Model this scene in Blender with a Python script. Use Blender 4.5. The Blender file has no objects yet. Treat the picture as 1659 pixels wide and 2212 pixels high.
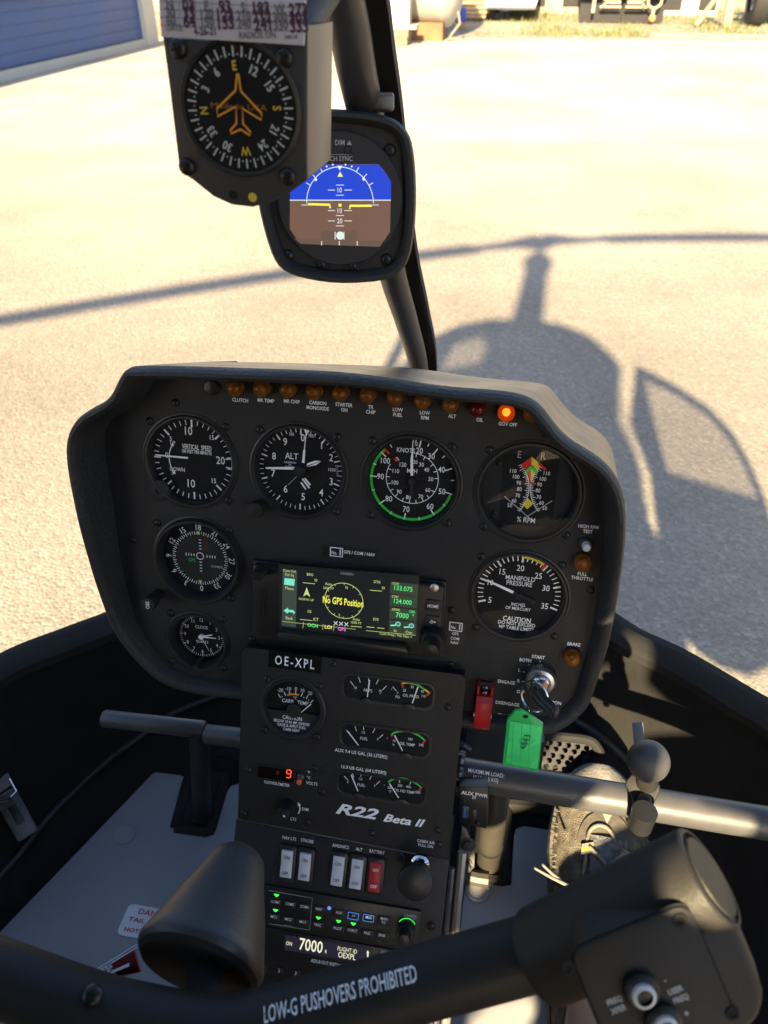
import bpy, math, random
from mathutils import Vector, Matrix
from mathutils.bvhtree import BVHTree
R=math.radians
random.seed(7)
SC=bpy.context.scene
COL=SC.collection

# ------------------------------------------------------------------ camera
FPX,IW,IH=1660.0,1659.0,2212.0            # focal length and frame in photo units
CAM=Vector((.109,0,1.5))
PITCH,YAW=R(36.27),R(9.63)
FW=Vector((-math.sin(YAW)*math.cos(PITCH),math.cos(YAW)*math.cos(PITCH),-math.sin(PITCH)))
RT=Vector((math.cos(YAW),math.sin(YAW),0)); UP=RT.cross(FW)
cd=bpy.data.cameras.new('camera'); co=bpy.data.objects.new('camera',cd); COL.objects.link(co)
co.matrix_world=Matrix(((RT.x,UP.x,-FW.x,CAM.x),(RT.y,UP.y,-FW.y,CAM.y),(RT.z,UP.z,-FW.z,CAM.z),(0,0,0,1)))
cd.sensor_fit='HORIZONTAL'; cd.sensor_width=36; cd.lens=36*FPX/IW; cd.clip_start=.02; cd.clip_end=600
cd.dof.use_dof=True; cd.dof.focus_distance=.64; cd.dof.aperture_fstop=15
SC.camera=co
# ------------------------------------------------------------------ light
SUN_EL,SUN_AZ=R(26),R(2.8)                # shadows run forward, a little to the right
wd=bpy.data.worlds.new('World'); SC.world=wd; wd.use_nodes=True
nt=wd.node_tree; sky=nt.nodes.new('ShaderNodeTexSky'); sky.sky_type='NISHITA'; sky.sun_disc=False
sky.sun_elevation=SUN_EL; sky.sun_rotation=math.pi+SUN_AZ; sky.altitude=400; sky.dust_density=2.2
sky.air_density=.9; sky.ozone_density=.6
nt.links.new(sky.outputs[0],nt.nodes['Background'].inputs[0]); nt.nodes['Background'].inputs[1].default_value=.064
sl=bpy.data.lights.new('sun','SUN'); sl.energy=5.0; sl.angle=R(.8); sl.color=(1,.78,.46)
so=bpy.data.objects.new('sun',sl); COL.objects.link(so)
SD=Vector((math.sin(SUN_AZ)*math.cos(SUN_EL),math.cos(SUN_AZ)*math.cos(SUN_EL),-math.sin(SUN_EL)))
so.rotation_euler=SD.to_track_quat('-Z','Y').to_euler(); so.location=(0,-6,8)
SC.view_settings.view_transform='Standard'; SC.view_settings.look='None'
SC.view_settings.exposure=2.6; SC.view_settings.gamma=1
SC.render.engine='CYCLES'; SC.cycles.use_denoising=True
try: SC.cycles.denoiser='OPENIMAGEDENOISE'
except Exception: pass
SC.cycles.max_bounces=8; SC.cycles.transparent_max_bounces=16; SC.cycles.caustics_refractive=False; SC.cycles.caustics_reflective=False
SC.cycles.sample_clamp_indirect=6

# ------------------------------------------------------------------ pixel helpers: a pixel gives a direction, the plane gives the distance
def ray(x,y): return RT*((x-IW/2)/FPX)-UP*((y-IH/2)/FPX)+FW
def at(x,y,Z): return CAM+ray(x,y)*Z
def onz(x,y,z): d=ray(x,y); return CAM+d*((z-CAM.z)/d.z)
def onx(x,y,X): d=ray(x,y); return CAM+d*((X-CAM.x)/d.x)
def ony(x,y,Y): d=ray(x,y); return CAM+d*((Y-CAM.y)/d.y)
def depth(p): return (p-CAM).dot(FW)
K=1659/3024
def Z(ox,oy,s): return lambda x,y:((ox+x/s)*K,(oy+y/s)*K)
z1=Z(200,1400,1.3825); z2=Z(1300,1400,1.2762); z3=Z(850,2500,1.58); z4=Z(850,3100,1.58)
z5=Z(500,0,1.2762); z6=Z(0,2400,1.3555); z7=Z(1700,2500,1.253); z9=Z(1750,3400,1.3022); z10=Z(1750,2900,1.7463)
zid=lambda x,y:(x,y)
ZS={z1:1.3825,z2:1.2762,z3:1.58,z4:1.58,z5:1.2762,z6:1.3555,z7:1.253,z9:1.3022,z10:1.7463,zid:K}
class Frame:
    def __init__(s,O,U,V): s.O=Vector(O); s.U=Vector(U).normalized(); s.N=s.U.cross(Vector(V)).normalized(); s.V=s.N.cross(s.U)
    def p(s,u,v,w=0): return s.O+s.U*u+s.V*v+s.N*w
    def hit(s,px,w=0):
        d=ray(*px); O=s.O+s.N*w; k=(O-CAM).dot(s.N)/d.dot(s.N); X=CAM+d*k-s.O
        return X.dot(s.U),X.dot(s.V)
    def at(s,u,v,w=0): return Frame(s.p(u,v,w),s.U,s.V)
    def rot(s,a): return Frame(s.O,s.U*math.cos(a)+s.V*math.sin(a),s.V*math.cos(a)-s.U*math.sin(a))
    def mat(s):
        m=Matrix((s.U,s.V,s.N)).transposed().to_4x4(); m.translation=s.O; return m
def tilt(O,t,yaw=0):
    U=Vector((math.cos(yaw),math.sin(yaw),0)); f=Vector((-math.sin(yaw),math.cos(yaw),0))
    return Frame(O,U,f*math.sin(t)+Vector((0,0,math.cos(t))))
WORLD=Frame((0,0,0),(1,0,0),(0,1,0))
def face_cam(O,up=None,k=0):
    n=(CAM-O).normalized(); U=RT; U=(U-n*U.dot(n)).normalized(); return Frame(O,U,n.cross(U))

# ------------------------------------------------------------------ materials
MATS={}
def mat(name,col,rough=.5,metal=0,bump=0,bscale=300,var=0,vscale=20,emit=0,ecol=None,spec=.5,trans=0,coat=0,ior=1.45,dist=.002):
    if name in MATS: return MATS[name]
    m=bpy.data.materials.new(name); m.use_nodes=True; n=m.node_tree; b=n.nodes['Principled BSDF']
    b.inputs['Base Color'].default_value=(*col,1); b.inputs['Roughness'].default_value=rough; b.inputs['Metallic'].default_value=metal
    b.inputs['Specular IOR Level'].default_value=spec; b.inputs['IOR'].default_value=ior
    b.inputs['Transmission Weight'].default_value=trans; b.inputs['Coat Weight'].default_value=coat
    if emit: b.inputs['Emission Color'].default_value=(*(ecol or col),1); b.inputs['Emission Strength'].default_value=emit
    if bump or var:
        tc=n.nodes.new('ShaderNodeTexCoord')
    if bump:
        t=n.nodes.new('ShaderNodeTexNoise'); t.inputs['Scale'].default_value=bscale; t.inputs['Detail'].default_value=3
        bp=n.nodes.new('ShaderNodeBump'); bp.inputs['Strength'].default_value=bump; bp.inputs['Distance'].default_value=dist
        n.links.new(tc.outputs['Object'],t.inputs['Vector']); n.links.new(t.outputs['Fac'],bp.inputs['Height']); n.links.new(bp.outputs[0],b.inputs['Normal'])
    if var:
        t=n.nodes.new('ShaderNodeTexNoise'); t.inputs['Scale'].default_value=vscale; t.inputs['Detail'].default_value=5
        mx=n.nodes.new('ShaderNodeMix'); mx.data_type='RGBA'; mx.blend_type='MIX'
        mx.inputs[6].default_value=(*[c*(1-var) for c in col],1); mx.inputs[7].default_value=(*[min(1,c*(1+var)) for c in col],1)
        n.links.new(tc.outputs['Object'],t.inputs['Vector'])
        cr=n.nodes.new('ShaderNodeMapRange'); cr.inputs[1].default_value=.3; cr.inputs[2].default_value=.7
        n.links.new(t.outputs['Fac'],cr.inputs[0]); n.links.new(cr.outputs[0],mx.inputs[0]); n.links.new(mx.outputs[2],b.inputs['Base Color'])
        mr=n.nodes.new('ShaderNodeMapRange'); mr.inputs[1].default_value=.3; mr.inputs[2].default_value=.7
        mr.inputs[3].default_value=max(.05,rough-.08); mr.inputs[4].default_value=min(1,rough+.08)
        n.links.new(t.outputs['Fac'],mr.inputs[0]); n.links.new(mr.outputs[0],b.inputs['Roughness'])
    MATS[name]=m; return m
def glassmat(name,tint=(1,1,1),ior=1.45,rough=.02):
    m=bpy.data.materials.new(name); m.use_nodes=True; n=m.node_tree; n.nodes.clear()
    o=n.nodes.new('ShaderNodeOutputMaterial'); mx=n.nodes.new('ShaderNodeMixShader'); f=n.nodes.new('ShaderNodeFresnel')
    t=n.nodes.new('ShaderNodeBsdfTransparent'); g=n.nodes.new('ShaderNodeBsdfGlossy'); f.inputs[0].default_value=ior
    t.inputs[0].default_value=(*tint,1); g.inputs['Roughness'].default_value=rough
    g2=n.nodes.new('ShaderNodeNewGeometry'); mi=n.nodes.new('ShaderNodeMapRange'); mi.inputs[3].default_value=ior; mi.inputs[4].default_value=1/ior   # a thin sheet: the same from both sides
    n.links.new(g2.outputs['Backfacing'],mi.inputs[0]); n.links.new(mi.outputs[0],f.inputs[0])
    n.links.new(f.outputs[0],mx.inputs[0]); n.links.new(t.outputs[0],mx.inputs[1]); n.links.new(g.outputs[0],mx.inputs[2]); n.links.new(mx.outputs[0],o.inputs[0])
    MATS[name]=m; return m
PANEL=mat('panel_paint',(.021,.021,.022),.55,bump=.25,bscale=900,var=.12,vscale=14,spec=.35)
CONS=mat('console_paint',(.016,.016,.0165),.5,bump=.25,bscale=900,var=.15,vscale=14,spec=.35)
SHTOP=mat('shroud_top_vinyl',(.03,.03,.031),.34,bump=.25,bscale=500,var=.15,vscale=25,spec=.5)
VINYL=mat('grained_vinyl',(.028,.028,.029),.6,bump=.55,bscale=260,var=.15,vscale=25,spec=.4)
RUBBER=mat('black_rubber',(.017,.017,.017),.75,bump=.2,bscale=400,var=.2,spec=.2)
CARPET=mat('black_carpet',(.016,.016,.0165),.95,bump=.8,bscale=700,var=.35,vscale=60,spec=.1)
BLKPL=mat('black_plastic',(.013,.013,.014),.4,bump=.1,bscale=600,var=.15)
BEZEL=mat('bezel_black',(.016,.016,.017),.42,var=.1)
DIAL=mat('dial_black',(.008,.008,.009),.7,spec=.25)
DIALG=mat('dial_grey',(.022,.022,.024),.7,spec=.25)
PEWTER=mat('satin_black_tube',(.055,.055,.058),.4,bump=.08,bscale=900,var=.12,vscale=30)
WHITE=mat('white_print',(.88,.89,.9),.6)
PALEG=mat('grey_print',(.42,.43,.45),.6)
RED=mat('red_paint',(.62,.02,.02),.45); YEL=mat('yellow_paint',(.75,.62,.02),.45); GRN=mat('green_paint',(.03,.6,.06),.45); ORNG=mat('orange_paint',(.8,.33,.02),.5)
STEEL=mat('steel',(.55,.55,.56),.25,1,var=.1); DSTEEL=mat('dark_steel',(.10,.10,.105),.38,.8,var=.25,vscale=200)
CHROME=mat('chrome',(.8,.8,.82),.08,1)
SCREWM=mat('screw_black',(.03,.03,.032),.3,.6); SLOT=mat('screw_slot',(.004,.004,.004),.8)
GLASS=glassmat('instrument_glass',ior=1.18); SUNDIM=glassmat('sun_dimming_pane',(.38,.39,.41),1.2); TINT=glassmat('tinted_door_acrylic',(.5,.5,.52),1.2); WSHIELD=glassmat('windshield_acrylic',(.985,.985,.99),1.2)
E0=.21  # emission level for screens at this exposure
def em(name,col,s=1): return mat(name,(.01,.01,.01),.3,emit=E0*s,ecol=col)
SWHITE=em('screen_white',(.85,.95,.9),.75); SGREEN=em('screen_green',(.1,.85,.2),.9); SYEL=em('screen_yellow',(.85,.85,.1),.95); SLIME=em('screen_lime',(.62,.72,.25),.75)
SMAG=em('screen_magenta',(.85,.2,.75),.9); SBLK=em('screen_black',(.006,.007,.008),1); SDK=em('screen_dark',(.03,.045,.03),.9)
SCYAN=em('screen_cyan',(.2,.8,.6),.8); SBLUE=em('screen_blue',(.015,.06,.62),.85); SBROWN=em('screen_brown',(.185,.10,.072),.85); SBROWN2=em('screen_brown_dark',(.12,.075,.055),1)
LEDRED=em('led_red',(1,.07,.02),1.5); LEDDIM=em('led_dim',(.14,.015,.008),.6); LEDGRN=em('led_green',(.05,1,.08),1.3); LEDBLU=em('led_blue',(.1,.35,1),.8); PALEY=em('display_pale_yellow',(.95,.95,.65),.75)

# ------------------------------------------------------------------ mesh builder
class MB:
    def __init__(s): s.v=[]; s.f=[]; s.m=[]; s.mats=[]
    def mi(s,m):
        if m not in s.mats: s.mats.append(m)
        return s.mats.index(m)
    def add(s,vs,fs,m):
        k=len(s.v); s.v+= [Vector(a) for a in vs]; i=s.mi(m)
        for f in fs: s.f.append([a+k for a in f]); s.m.append(i)
    def box(s,fr,c,sz,m):
        a=[x/2 for x in sz]; vs=[fr.p(c[0]+i*a[0],c[1]+j*a[1],c[2]+k*a[2]) for k in(-1,1) for j in(-1,1) for i in(-1,1)]
        s.add(vs,[(0,2,3,1),(4,5,7,6),(0,1,5,4),(2,6,7,3),(0,4,6,2),(1,3,7,5)],m)
    def loft(s,rings,m,closed=True,cap0=False,cap1=False):
        n=len(rings[0]); vs=[p for r in rings for p in r]; fs=[]
        for i in range(len(rings)-1):
            for j in range(n if closed else n-1):
                a=i*n+j; b=i*n+(j+1)%n; fs.append((a,b,b+n,a+n))
        if cap0: fs.append(tuple(range(n))[::-1])
        if cap1: fs.append(tuple(range((len(rings)-1)*n,len(rings)*n)))
        s.add(vs,fs,m)
    def slab(s,fr,out,w0,w1,m,bev=0,capm=None):
        # out: ccw list of uv
        if bev>0:
            o1=offset(out,-bev*.3); o2=offset(out,-bev)
            rings=[[fr.p(u,v,w0) for u,v in out],[fr.p(u,v,w1-bev) for u,v in out],[fr.p(u,v,w1-bev*.3) for u,v in o1],[fr.p(u,v,w1) for u,v in o2]]
        else: rings=[[fr.p(u,v,w0) for u,v in out],[fr.p(u,v,w1) for u,v in out]]
        s.loft(rings,m,cap0=True,cap1=capm is None)
        if capm is not None: s.add(rings[-1],[tuple(range(len(out)))],capm)
    def lathe(s,fr,prof,m,n=32,cap=True,c=(0,0)):
        rings=[[fr.p(c[0]+r*math.cos(2*math.pi*k/n),c[1]+r*math.sin(2*math.pi*k/n),h) for k in range(n)] for r,h in prof]
        s.loft(rings,m,cap0=cap and prof[0][0]>1e-6,cap1=cap and prof[-1][0]>1e-6)
    def disc(s,fr,r,w,m,n=40,c=(0,0)):
        s.add([fr.p(c[0]+r*math.cos(2*math.pi*k/n),c[1]+r*math.sin(2*math.pi*k/n),w) for k in range(n)],[tuple(range(n))],m)
    def tube(s,pts,r,m,n=12,cap=True,up=None):
        pts=[Vector(p) for p in pts]; rr=r if isinstance(r,(list,tuple)) else [r]*len(pts); rings=[]; u=None
        for i,p in enumerate(pts):
            t=(pts[min(i+1,len(pts)-1)]-pts[max(i-1,0)]).normalized()
            if u is None: u=t.orthogonal().normalized()
            u=(u-t*u.dot(t)).normalized(); w=t.cross(u)
            rings.append([p+(u*math.cos(2*math.pi*k/n)+w*math.sin(2*math.pi*k/n))*rr[i] for k in range(n)])
        s.loft(rings,m,cap0=cap,cap1=cap)
    def poly(s,fr,uv,w,m): s.add([fr.p(u,v,w) for u,v in uv],[tuple(range(len(uv)))],m)
    def arc(s,fr,c,r0,r1,a0,a1,w,m,n=40):
        vs=[];
        for k in range(n+1):
            a=a0+(a1-a0)*k/n
            vs+=[fr.p(c[0]+r*math.cos(a),c[1]+r*math.sin(a),w) for r in(r0,r1)]
        s.add(vs,[(2*k,2*k+1,2*k+3,2*k+2) if a1<a0 else (2*k,2*k+2,2*k+3,2*k+1) for k in range(n)],m)
    def line(s,fr,a,b,wd,w,m,wd2=None):
        a=Vector(a);b=Vector(b); d=(b-a); d=d.normalized() if d.length else Vector((1,0)); n=Vector((-d.y,d.x)); w2=wd if wd2 is None else wd2
        s.poly(fr,[a-n*wd/2,b-n*w2/2,b+n*w2/2,a+n*wd/2],w,m)
    def path(s,fr,pts,wd,w,m):
        for a,b in zip(pts,pts[1:]): s.line(fr,a,b,wd,w,m)
    def ticks(s,fr,c,r0,r1,angs,wd,w,m):
        for a in angs: s.line(fr,(c[0]+r0*math.cos(a),c[1]+r0*math.sin(a)),(c[0]+r1*math.cos(a),c[1]+r1*math.sin(a)),wd,w,m)
    def text(s,fr,c,st,h,w,m,xs=.84,bold=.0,shear=0,rot=0,width=None,al=0,sp=1):
        vs,fs,bb=glyphs(st,bold,shear,sp); k=h/CAPH; kx=k*xs
        if width: kx=width/max(1e-6,bb[1]-bb[0])
        ox={0:(bb[0]+bb[1])/2,-1:bb[0],1:bb[1]}[al]; oy=CAPH/2; cr,sr=math.cos(rot),math.sin(rot); out=[]
        for x,y in vs:
            x=(x-ox)*kx; y=(y-oy)*k; out.append(fr.p(c[0]+x*cr-y*sr,c[1]+x*sr+y*cr,w))
        s.add(out,fs,m)
    def build(s,name,parent=None,smooth=35,loc=None):
        o0=Vector(loc) if loc is not None else (ORG[parent.name] if parent else Vector((0,0,0)))
        me=bpy.data.meshes.new(name); me.from_pydata([v-o0 for v in s.v],[],s.f)
        for m in s.mats: me.materials.append(m)
        me.polygons.foreach_set('material_index',s.m)
        if smooth:
            me.polygons.foreach_set('use_smooth',[True]*len(me.polygons)); me.update()
            me.set_sharp_from_angle(angle=R(smooth))
        me.update()
        o=bpy.data.objects.new(name,me); COL.objects.link(o)
        if parent: o.parent=parent
        if loc is not None and not parent: o.location=o0
        ORG[o.name]=o0
        return o
ORG={}
def offset(out,d):
    n=len(out); res=[]
    for i in range(n):
        p0=Vector(out[i-1]);p=Vector(out[i]);p1=Vector(out[(i+1)%n])
        a=(p-p0);b=(p1-p)
        if a.length<1e-9: a=b
        if b.length<1e-9: b=a
        a.normalize();b.normalize(); na=Vector((a.y,-a.x));nb=Vector((b.y,-b.x)); m=(na+nb); 
        if m.length<1e-6: m=na
        m.normalize(); k=max(.4,m.dot(na)); res.append(tuple(p+m*(d/k)))
    return res
def rrect(cx,cy,w,h,r,n=5):
    o=[]
    for (sx,sy,a0) in((1,-1,-90),(1,1,0),(-1,1,90),(-1,-1,180)):
        for k in range(n+1):
            a=R(a0+90*k/n); o.append((cx+sx*(w/2-r)+r*math.cos(a),cy+sy*(h/2-r)+r*math.sin(a)))
    return o
def smooth_closed(pts,n=4):
    out=[]; N=len(pts)
    for i in range(N):
        p0,p1,p2,p3=[Vector(pts[(i+k-1)%N]) for k in range(4)]
        for j in range(n):
            t=j/n; out.append(.5*((2*p1)+(p2-p0)*t+(2*p0-5*p1+4*p2-p3)*t*t+(3*p1-p0-3*p2+p3)*t**3))
    return out
def smooth_open(pts,n=6):
    pts=[Vector(p) for p in pts]; P=[pts[0]*2-pts[1]]+pts+[pts[-1]*2-pts[-2]]; out=[]
    for i in range(1,len(P)-2):
        p0,p1,p2,p3=P[i-1:i+3]
        for j in range(n):
            t=j/n; out.append(.5*((2*p1)+(p2-p0)*t+(2*p0-5*p1+4*p2-p3)*t*t+(3*p1-p0-3*p2+p3)*t**3))
    return out+[pts[-1]]
GC={}
def glyphs(st,bold=0,shear=0,sp=1):
    k=(st,bold,shear,sp)
    if k in GC: return GC[k]
    c=bpy.data.curves.new('t','FONT'); c.body=st; c.size=1; c.resolution_u=2; c.offset=bold; c.shear=shear; c.space_character=sp; c.fill_mode='FRONT'
    o=bpy.data.objects.new('t',c); me=bpy.data.meshes.new_from_object(o)
    vs=[(v.co.x,v.co.y) for v in me.vertices]; fs=[tuple(p.vertices) for p in me.polygons]
    xs=[v[0] for v in vs] or [0]
    GC[k]=(vs,fs,(min(xs),max(xs)))
    bpy.data.objects.remove(o); bpy.data.curves.remove(c); bpy.data.meshes.remove(me)
    return GC[k]
_v=glyphs('H'); CAPH=max(v[1] for v in _v[0])
def thing(name,label,cat,loc=(0,0,0),group=None,kind=None):
    o=bpy.data.objects.new(name,None); COL.objects.link(o); o.location=loc; o.empty_display_size=.02; ORG[o.name]=Vector(loc)
    tag(o,label,cat,group,kind); return o
def tag(o,label=None,cat=None,group=None,kind=None):
    if label: o['label']=label
    if cat: o['category']=cat
    if group: o['group']=group
    if kind: o['kind']=kind
    return o
def place(me,name,fr,parent):
    # a copy that shares mesh data; me was built in frame-local units
    o=bpy.data.objects.new(name,me); COL.objects.link(o); m=fr.mat()
    if parent: o.parent=parent; m.translation=m.translation-ORG[parent.name]; ORG[o.name]=fr.O
    o.matrix_local=m; return o
def pxm(fr,zf,px,h,w=0):
    u,v=fr.hit(zf(*px),w); return h/ZS[zf]*K*depth(fr.p(u,v,w))/FPX/.95
def cap(mb,fr,zf,st,x,y,h,m=None,w=.0005,**kw):
    u,v=fr.hit(zf(x,y),w); mb.text(fr,(u,v),st,pxm(fr,zf,(x,y),h,w),w,m or WHITE,**kw)
def seg(mb,fr,zf,a,b,wd,m,w=.0005,wd2=None):
    k=pxm(fr,zf,a,1,w); mb.line(fr,fr.hit(zf(*a),w),fr.hit(zf(*b),w),wd*k,w,m,None if wd2 is None else wd2*k)
def segs(mb,fr,zf,pts,wd,m,w=.0005):
    k=pxm(fr,zf,pts[0],1,w); q=[Vector(fr.hit(zf(*p),w)) for p in pts]
    L=[];Rr=[]
    for i,p in enumerate(q):
        t=(q[min(i+1,len(q)-1)]-q[max(i-1,0)]).normalized(); n=Vector((-t.y,t.x))*wd*k/2; L.append(p+n); Rr.append(p-n)
    for i in range(len(q)-1): mb.poly(fr,[Rr[i],Rr[i+1],L[i+1],L[i]],w,m)
def ppoly(mb,fr,zf,pts,m,w=.0005): mb.poly(fr,[fr.hit(zf(*p),w) for p in pts],w,m)
SCREW=None
def screw_mesh():
    mb=MB(); r=.0033
    mb.lathe(WORLD,[(r*1.0,-.001),(r,.0004),(r*.9,.0011),(r*.62,.0017),(r*.2,.0019),(0,.0019)],SCREWM,16)
    for a in (0,math.pi/2): mb.line(WORLD.rot(a),(-r*.6,0),(r*.6,0),r*.22,.00195,SLOT)
    o=mb.build('screw'); me=o.data; bpy.data.objects.remove(o); return me
SCREW=screw_mesh()
def screws(fr,zf,pts,parent,k=1):
    for p in pts:
        u,v=fr.hit(zf(*p)); f=fr.at(u,v,.0002).rot(random.uniform(0,1.5)); o=place(SCREW,'screw',f,parent)
        if k!=1: o.scale=(k,k,k)

# ================================================================== GROUND
def ground_mat(name,c0,c1,c2,gscale,bump,far_light=0):
    m=bpy.data.materials.new(name); m.use_nodes=True; n=m.node_tree; b=n.nodes['Principled BSDF']; L=n.links
    tc=n.nodes.new('ShaderNodeTexCoord'); 
    v=n.nodes.new('ShaderNodeTexVoronoi'); v.inputs['Scale'].default_value=gscale; v.inputs['Randomness'].default_value=1
    big=n.nodes.new('ShaderNodeTexNoise'); big.inputs['Scale'].default_value=.55; big.inputs['Detail'].default_value=6; big.inputs['Roughness'].default_value=.6
    for t in(v,big): L.new(tc.outputs['Object'],t.inputs['Vector'])
    sep=n.nodes.new('ShaderNodeSeparateColor'); L.new(v.outputs['Color'],sep.inputs[0])
    r=n.nodes.new('ShaderNodeValToRGB'); e=r.color_ramp.elements
    e[0].position=0; e[0].color=(*c0,1); e[1].position=1; e[1].color=(*c2,1); k=e.new(.45); k.color=(*c1,1); k=e.new(.85); k.color=(*[a*1.1 for a in c1],1)
    L.new(sep.outputs[0],r.inputs[0])
    br=n.nodes.new('ShaderNodeMapRange'); br.inputs[1].default_value=.3; br.inputs[2].default_value=.72; br.inputs[3].default_value=.72; br.inputs[4].default_value=1.17
    L.new(big.outputs[0],br.inputs[0])
    mx=n.nodes.new('ShaderNodeMix'); mx.data_type='RGBA'; mx.blend_type='MULTIPLY'; mx.inputs[0].default_value=1
    L.new(r.outputs[0],mx.inputs[6]); L.new(br.outputs[0],mx.inputs[7])
    if far_light:   # far brightness painted into the colour: asphalt lightens with distance
        sx=n.nodes.new('ShaderNodeSeparateXYZ'); L.new(tc.outputs['Object'],sx.inputs[0]); md=n.nodes.new('ShaderNodeMapRange'); md.interpolation_type='SMOOTHSTEP'; md.inputs[1].default_value=1.6; md.inputs[2].default_value=8.5; md.inputs[3].default_value=1; md.inputs[4].default_value=1+far_light; L.new(sx.outputs[1],md.inputs[0])
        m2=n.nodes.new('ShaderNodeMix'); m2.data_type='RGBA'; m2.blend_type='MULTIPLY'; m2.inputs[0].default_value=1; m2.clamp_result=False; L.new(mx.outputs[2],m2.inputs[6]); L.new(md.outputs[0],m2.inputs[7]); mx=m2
    L.new(mx.outputs[2],b.inputs['Base Color']); b.inputs['Roughness'].default_value=.85; b.inputs['Specular IOR Level'].default_value=.25
    bp=n.nodes.new('ShaderNodeBump'); bp.inputs['Strength'].default_value=bump; bp.inputs['Distance'].default_value=.006
    L.new(v.outputs['Distance'],bp.inputs['Height']); bp.invert=True; L.new(bp.outputs[0],b.inputs['Normal'])
    MATS[name]=m; return m
ASPH=ground_mat('asphalt_aggregate',(.185,.167,.141),(.23,.208,.176),(.31,.284,.242),95,.4,far_light=.5)
CONC=ground_mat('pale_concrete',(.29,.275,.25),(.35,.335,.305),(.44,.42,.385),60,.3)
DIRT=ground_mat('dry_dirt',(.2,.175,.13),(.28,.25,.19),(.38,.34,.27),9,.5)
def sheet(name,pts,z,m):
    mb=MB(); mb.poly(WORLD,pts,z,m); o=mb.build(name,smooth=0); o['kind']='structure'; return o
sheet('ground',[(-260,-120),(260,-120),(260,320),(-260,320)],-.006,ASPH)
def gline(a,b,xs):
    A,B=onz(*a,0),onz(*b,0); k=(B.y-A.y)/(B.x-A.x); return [(x,A.y+(x-A.x)*k) for x in xs]
sA=gline((150,312),(1659,305),(-60,60)); sB=gline((1000,81),(1659,86),(-60,60))
sheet('concrete_apron',[*sA,sB[1],sB[0]],0,CONC)
sheet('dirt_ground',[(sB[0][0],sB[0][1]-.02),(sB[1][0],sB[1][1]-.02),(60,90),(-60,90)],.004,DIRT)
jf=Frame((sA[0][0],sA[0][1],0),(sA[1][0]-sA[0][0],sA[1][1]-sA[0][1],0),(0,0,1)); mb=MB(); mb.box(Frame(jf.O,jf.U,(-jf.U.y,jf.U.x,0)),(60,-.012,.0),(120,.02,.012),mat('joint_tar',(.19,.17,.15),.9)); o=mb.build('pavement_joint'); o['kind']='structure'
mb=MB(); mb.box(WORLD,(onz(1620,84,0).x,onz(1620,84,0).y,.03),(4.0,.16,.10),mat('kerb_stone',(.2,.16,.13),.9,bump=.6,bscale=30,var=.2)); o=mb.build('kerb'); o['kind']='structure'

# ================================================================== HELICOPTER (cabin, roof, rotor)
FL=.58
heli=thing('helicopter','black helicopter cabin with bubble windshield, centre bow, grey floor and two-blade rotor','helicopter',(0,.2,FL))
def hp(mb,name,parent=None,**k): return mb.build(name,parent or heli,**k)
SILL=.80
sill_pts=[(-.56,-.05),(-.55,.22),(-.50,.44),(-.445,.545),(-.39,.60),(-.33,.655),(-.2,.79),(-.09,.875),(0,.90),(.1,.88),(.2,.81),(.285,.725),(.345,.69),(.405,.645),(.455,.60),(.50,.50),(.54,.3),(.56,-.05)]
sc=[Vector((p[0],p[1],SILL)) for p in smooth_open([(*p,0) for p in sill_pts],5)]
# bowl: from the sill down to the floor
cen=Vector((0,.2,0))
def inset(p,k,z): d=Vector((p.x,p.y-.2,0)); return Vector((p.x-d.x*k,p.y-d.y*k,z))
bowl=MB(); rings=[[inset(p,k,z) for p in sc] for k,z in((.0,SILL),(.01,.75),(.025,.69),(.05,.64),(.09,.60),(.13,FL+.006),(.18,FL+.001))]
bowl.loft(rings[::-1],mat('bowl_lining',(.0125,.0122,.012),.85,bump=.5,bscale=420,var=.25,vscale=30,spec=.2),closed=False)
BV=BVHTree.FromPolygons([v.copy() for v in bowl.v],bowl.f)
def onbowl(px,off=.004):
    h=BV.ray_cast(CAM,ray(*px).normalized()); 
    if h[0] is None: return onz(*px,FL+.01)
    n=h[1] if h[1].dot(ray(*px))<0 else -h[1]
    return h[0]+n*off
hp(bowl,'nose_bowl')
mb=MB()
for a,b,zz,ww,m in((.0,.045,.006,.012,RUBBER),):
    ring=[]
    prof=[(-.016,-.006),(-.016,.006),(-.008,.012),(.012,.013),(.016,.006),(.03,.004),(.034,-.004),(.03,-.014)]
    rr=[]
    for i,p in enumerate(sc):
        t=(sc[min(i+1,len(sc)-1)]-sc[max(i-1,0)]).normalized(); n=Vector((-t.y,t.x,0))
        rr.append([p+n*q[0]+Vector((0,0,q[1])) for q in prof])
    mb.loft(rr,RUBBER,cap0=True,cap1=True)
hp(mb,'windshield_sill')
# hull skin below the sill (outside)
mb=MB(); HULL=mat('hull_paint',(.03,.03,.035),.25,coat=.5)
mb.loft([[p+Vector((p.x*.06,(p.y-.2)*.06,0)) for p in sc],[inset(p,-.03,.7) for p in sc],[inset(p,.0,.56) for p in sc],[inset(p,.4,.46) for p in sc]][::-1],HULL,closed=False); hp(mb,'hull_skin')
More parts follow.
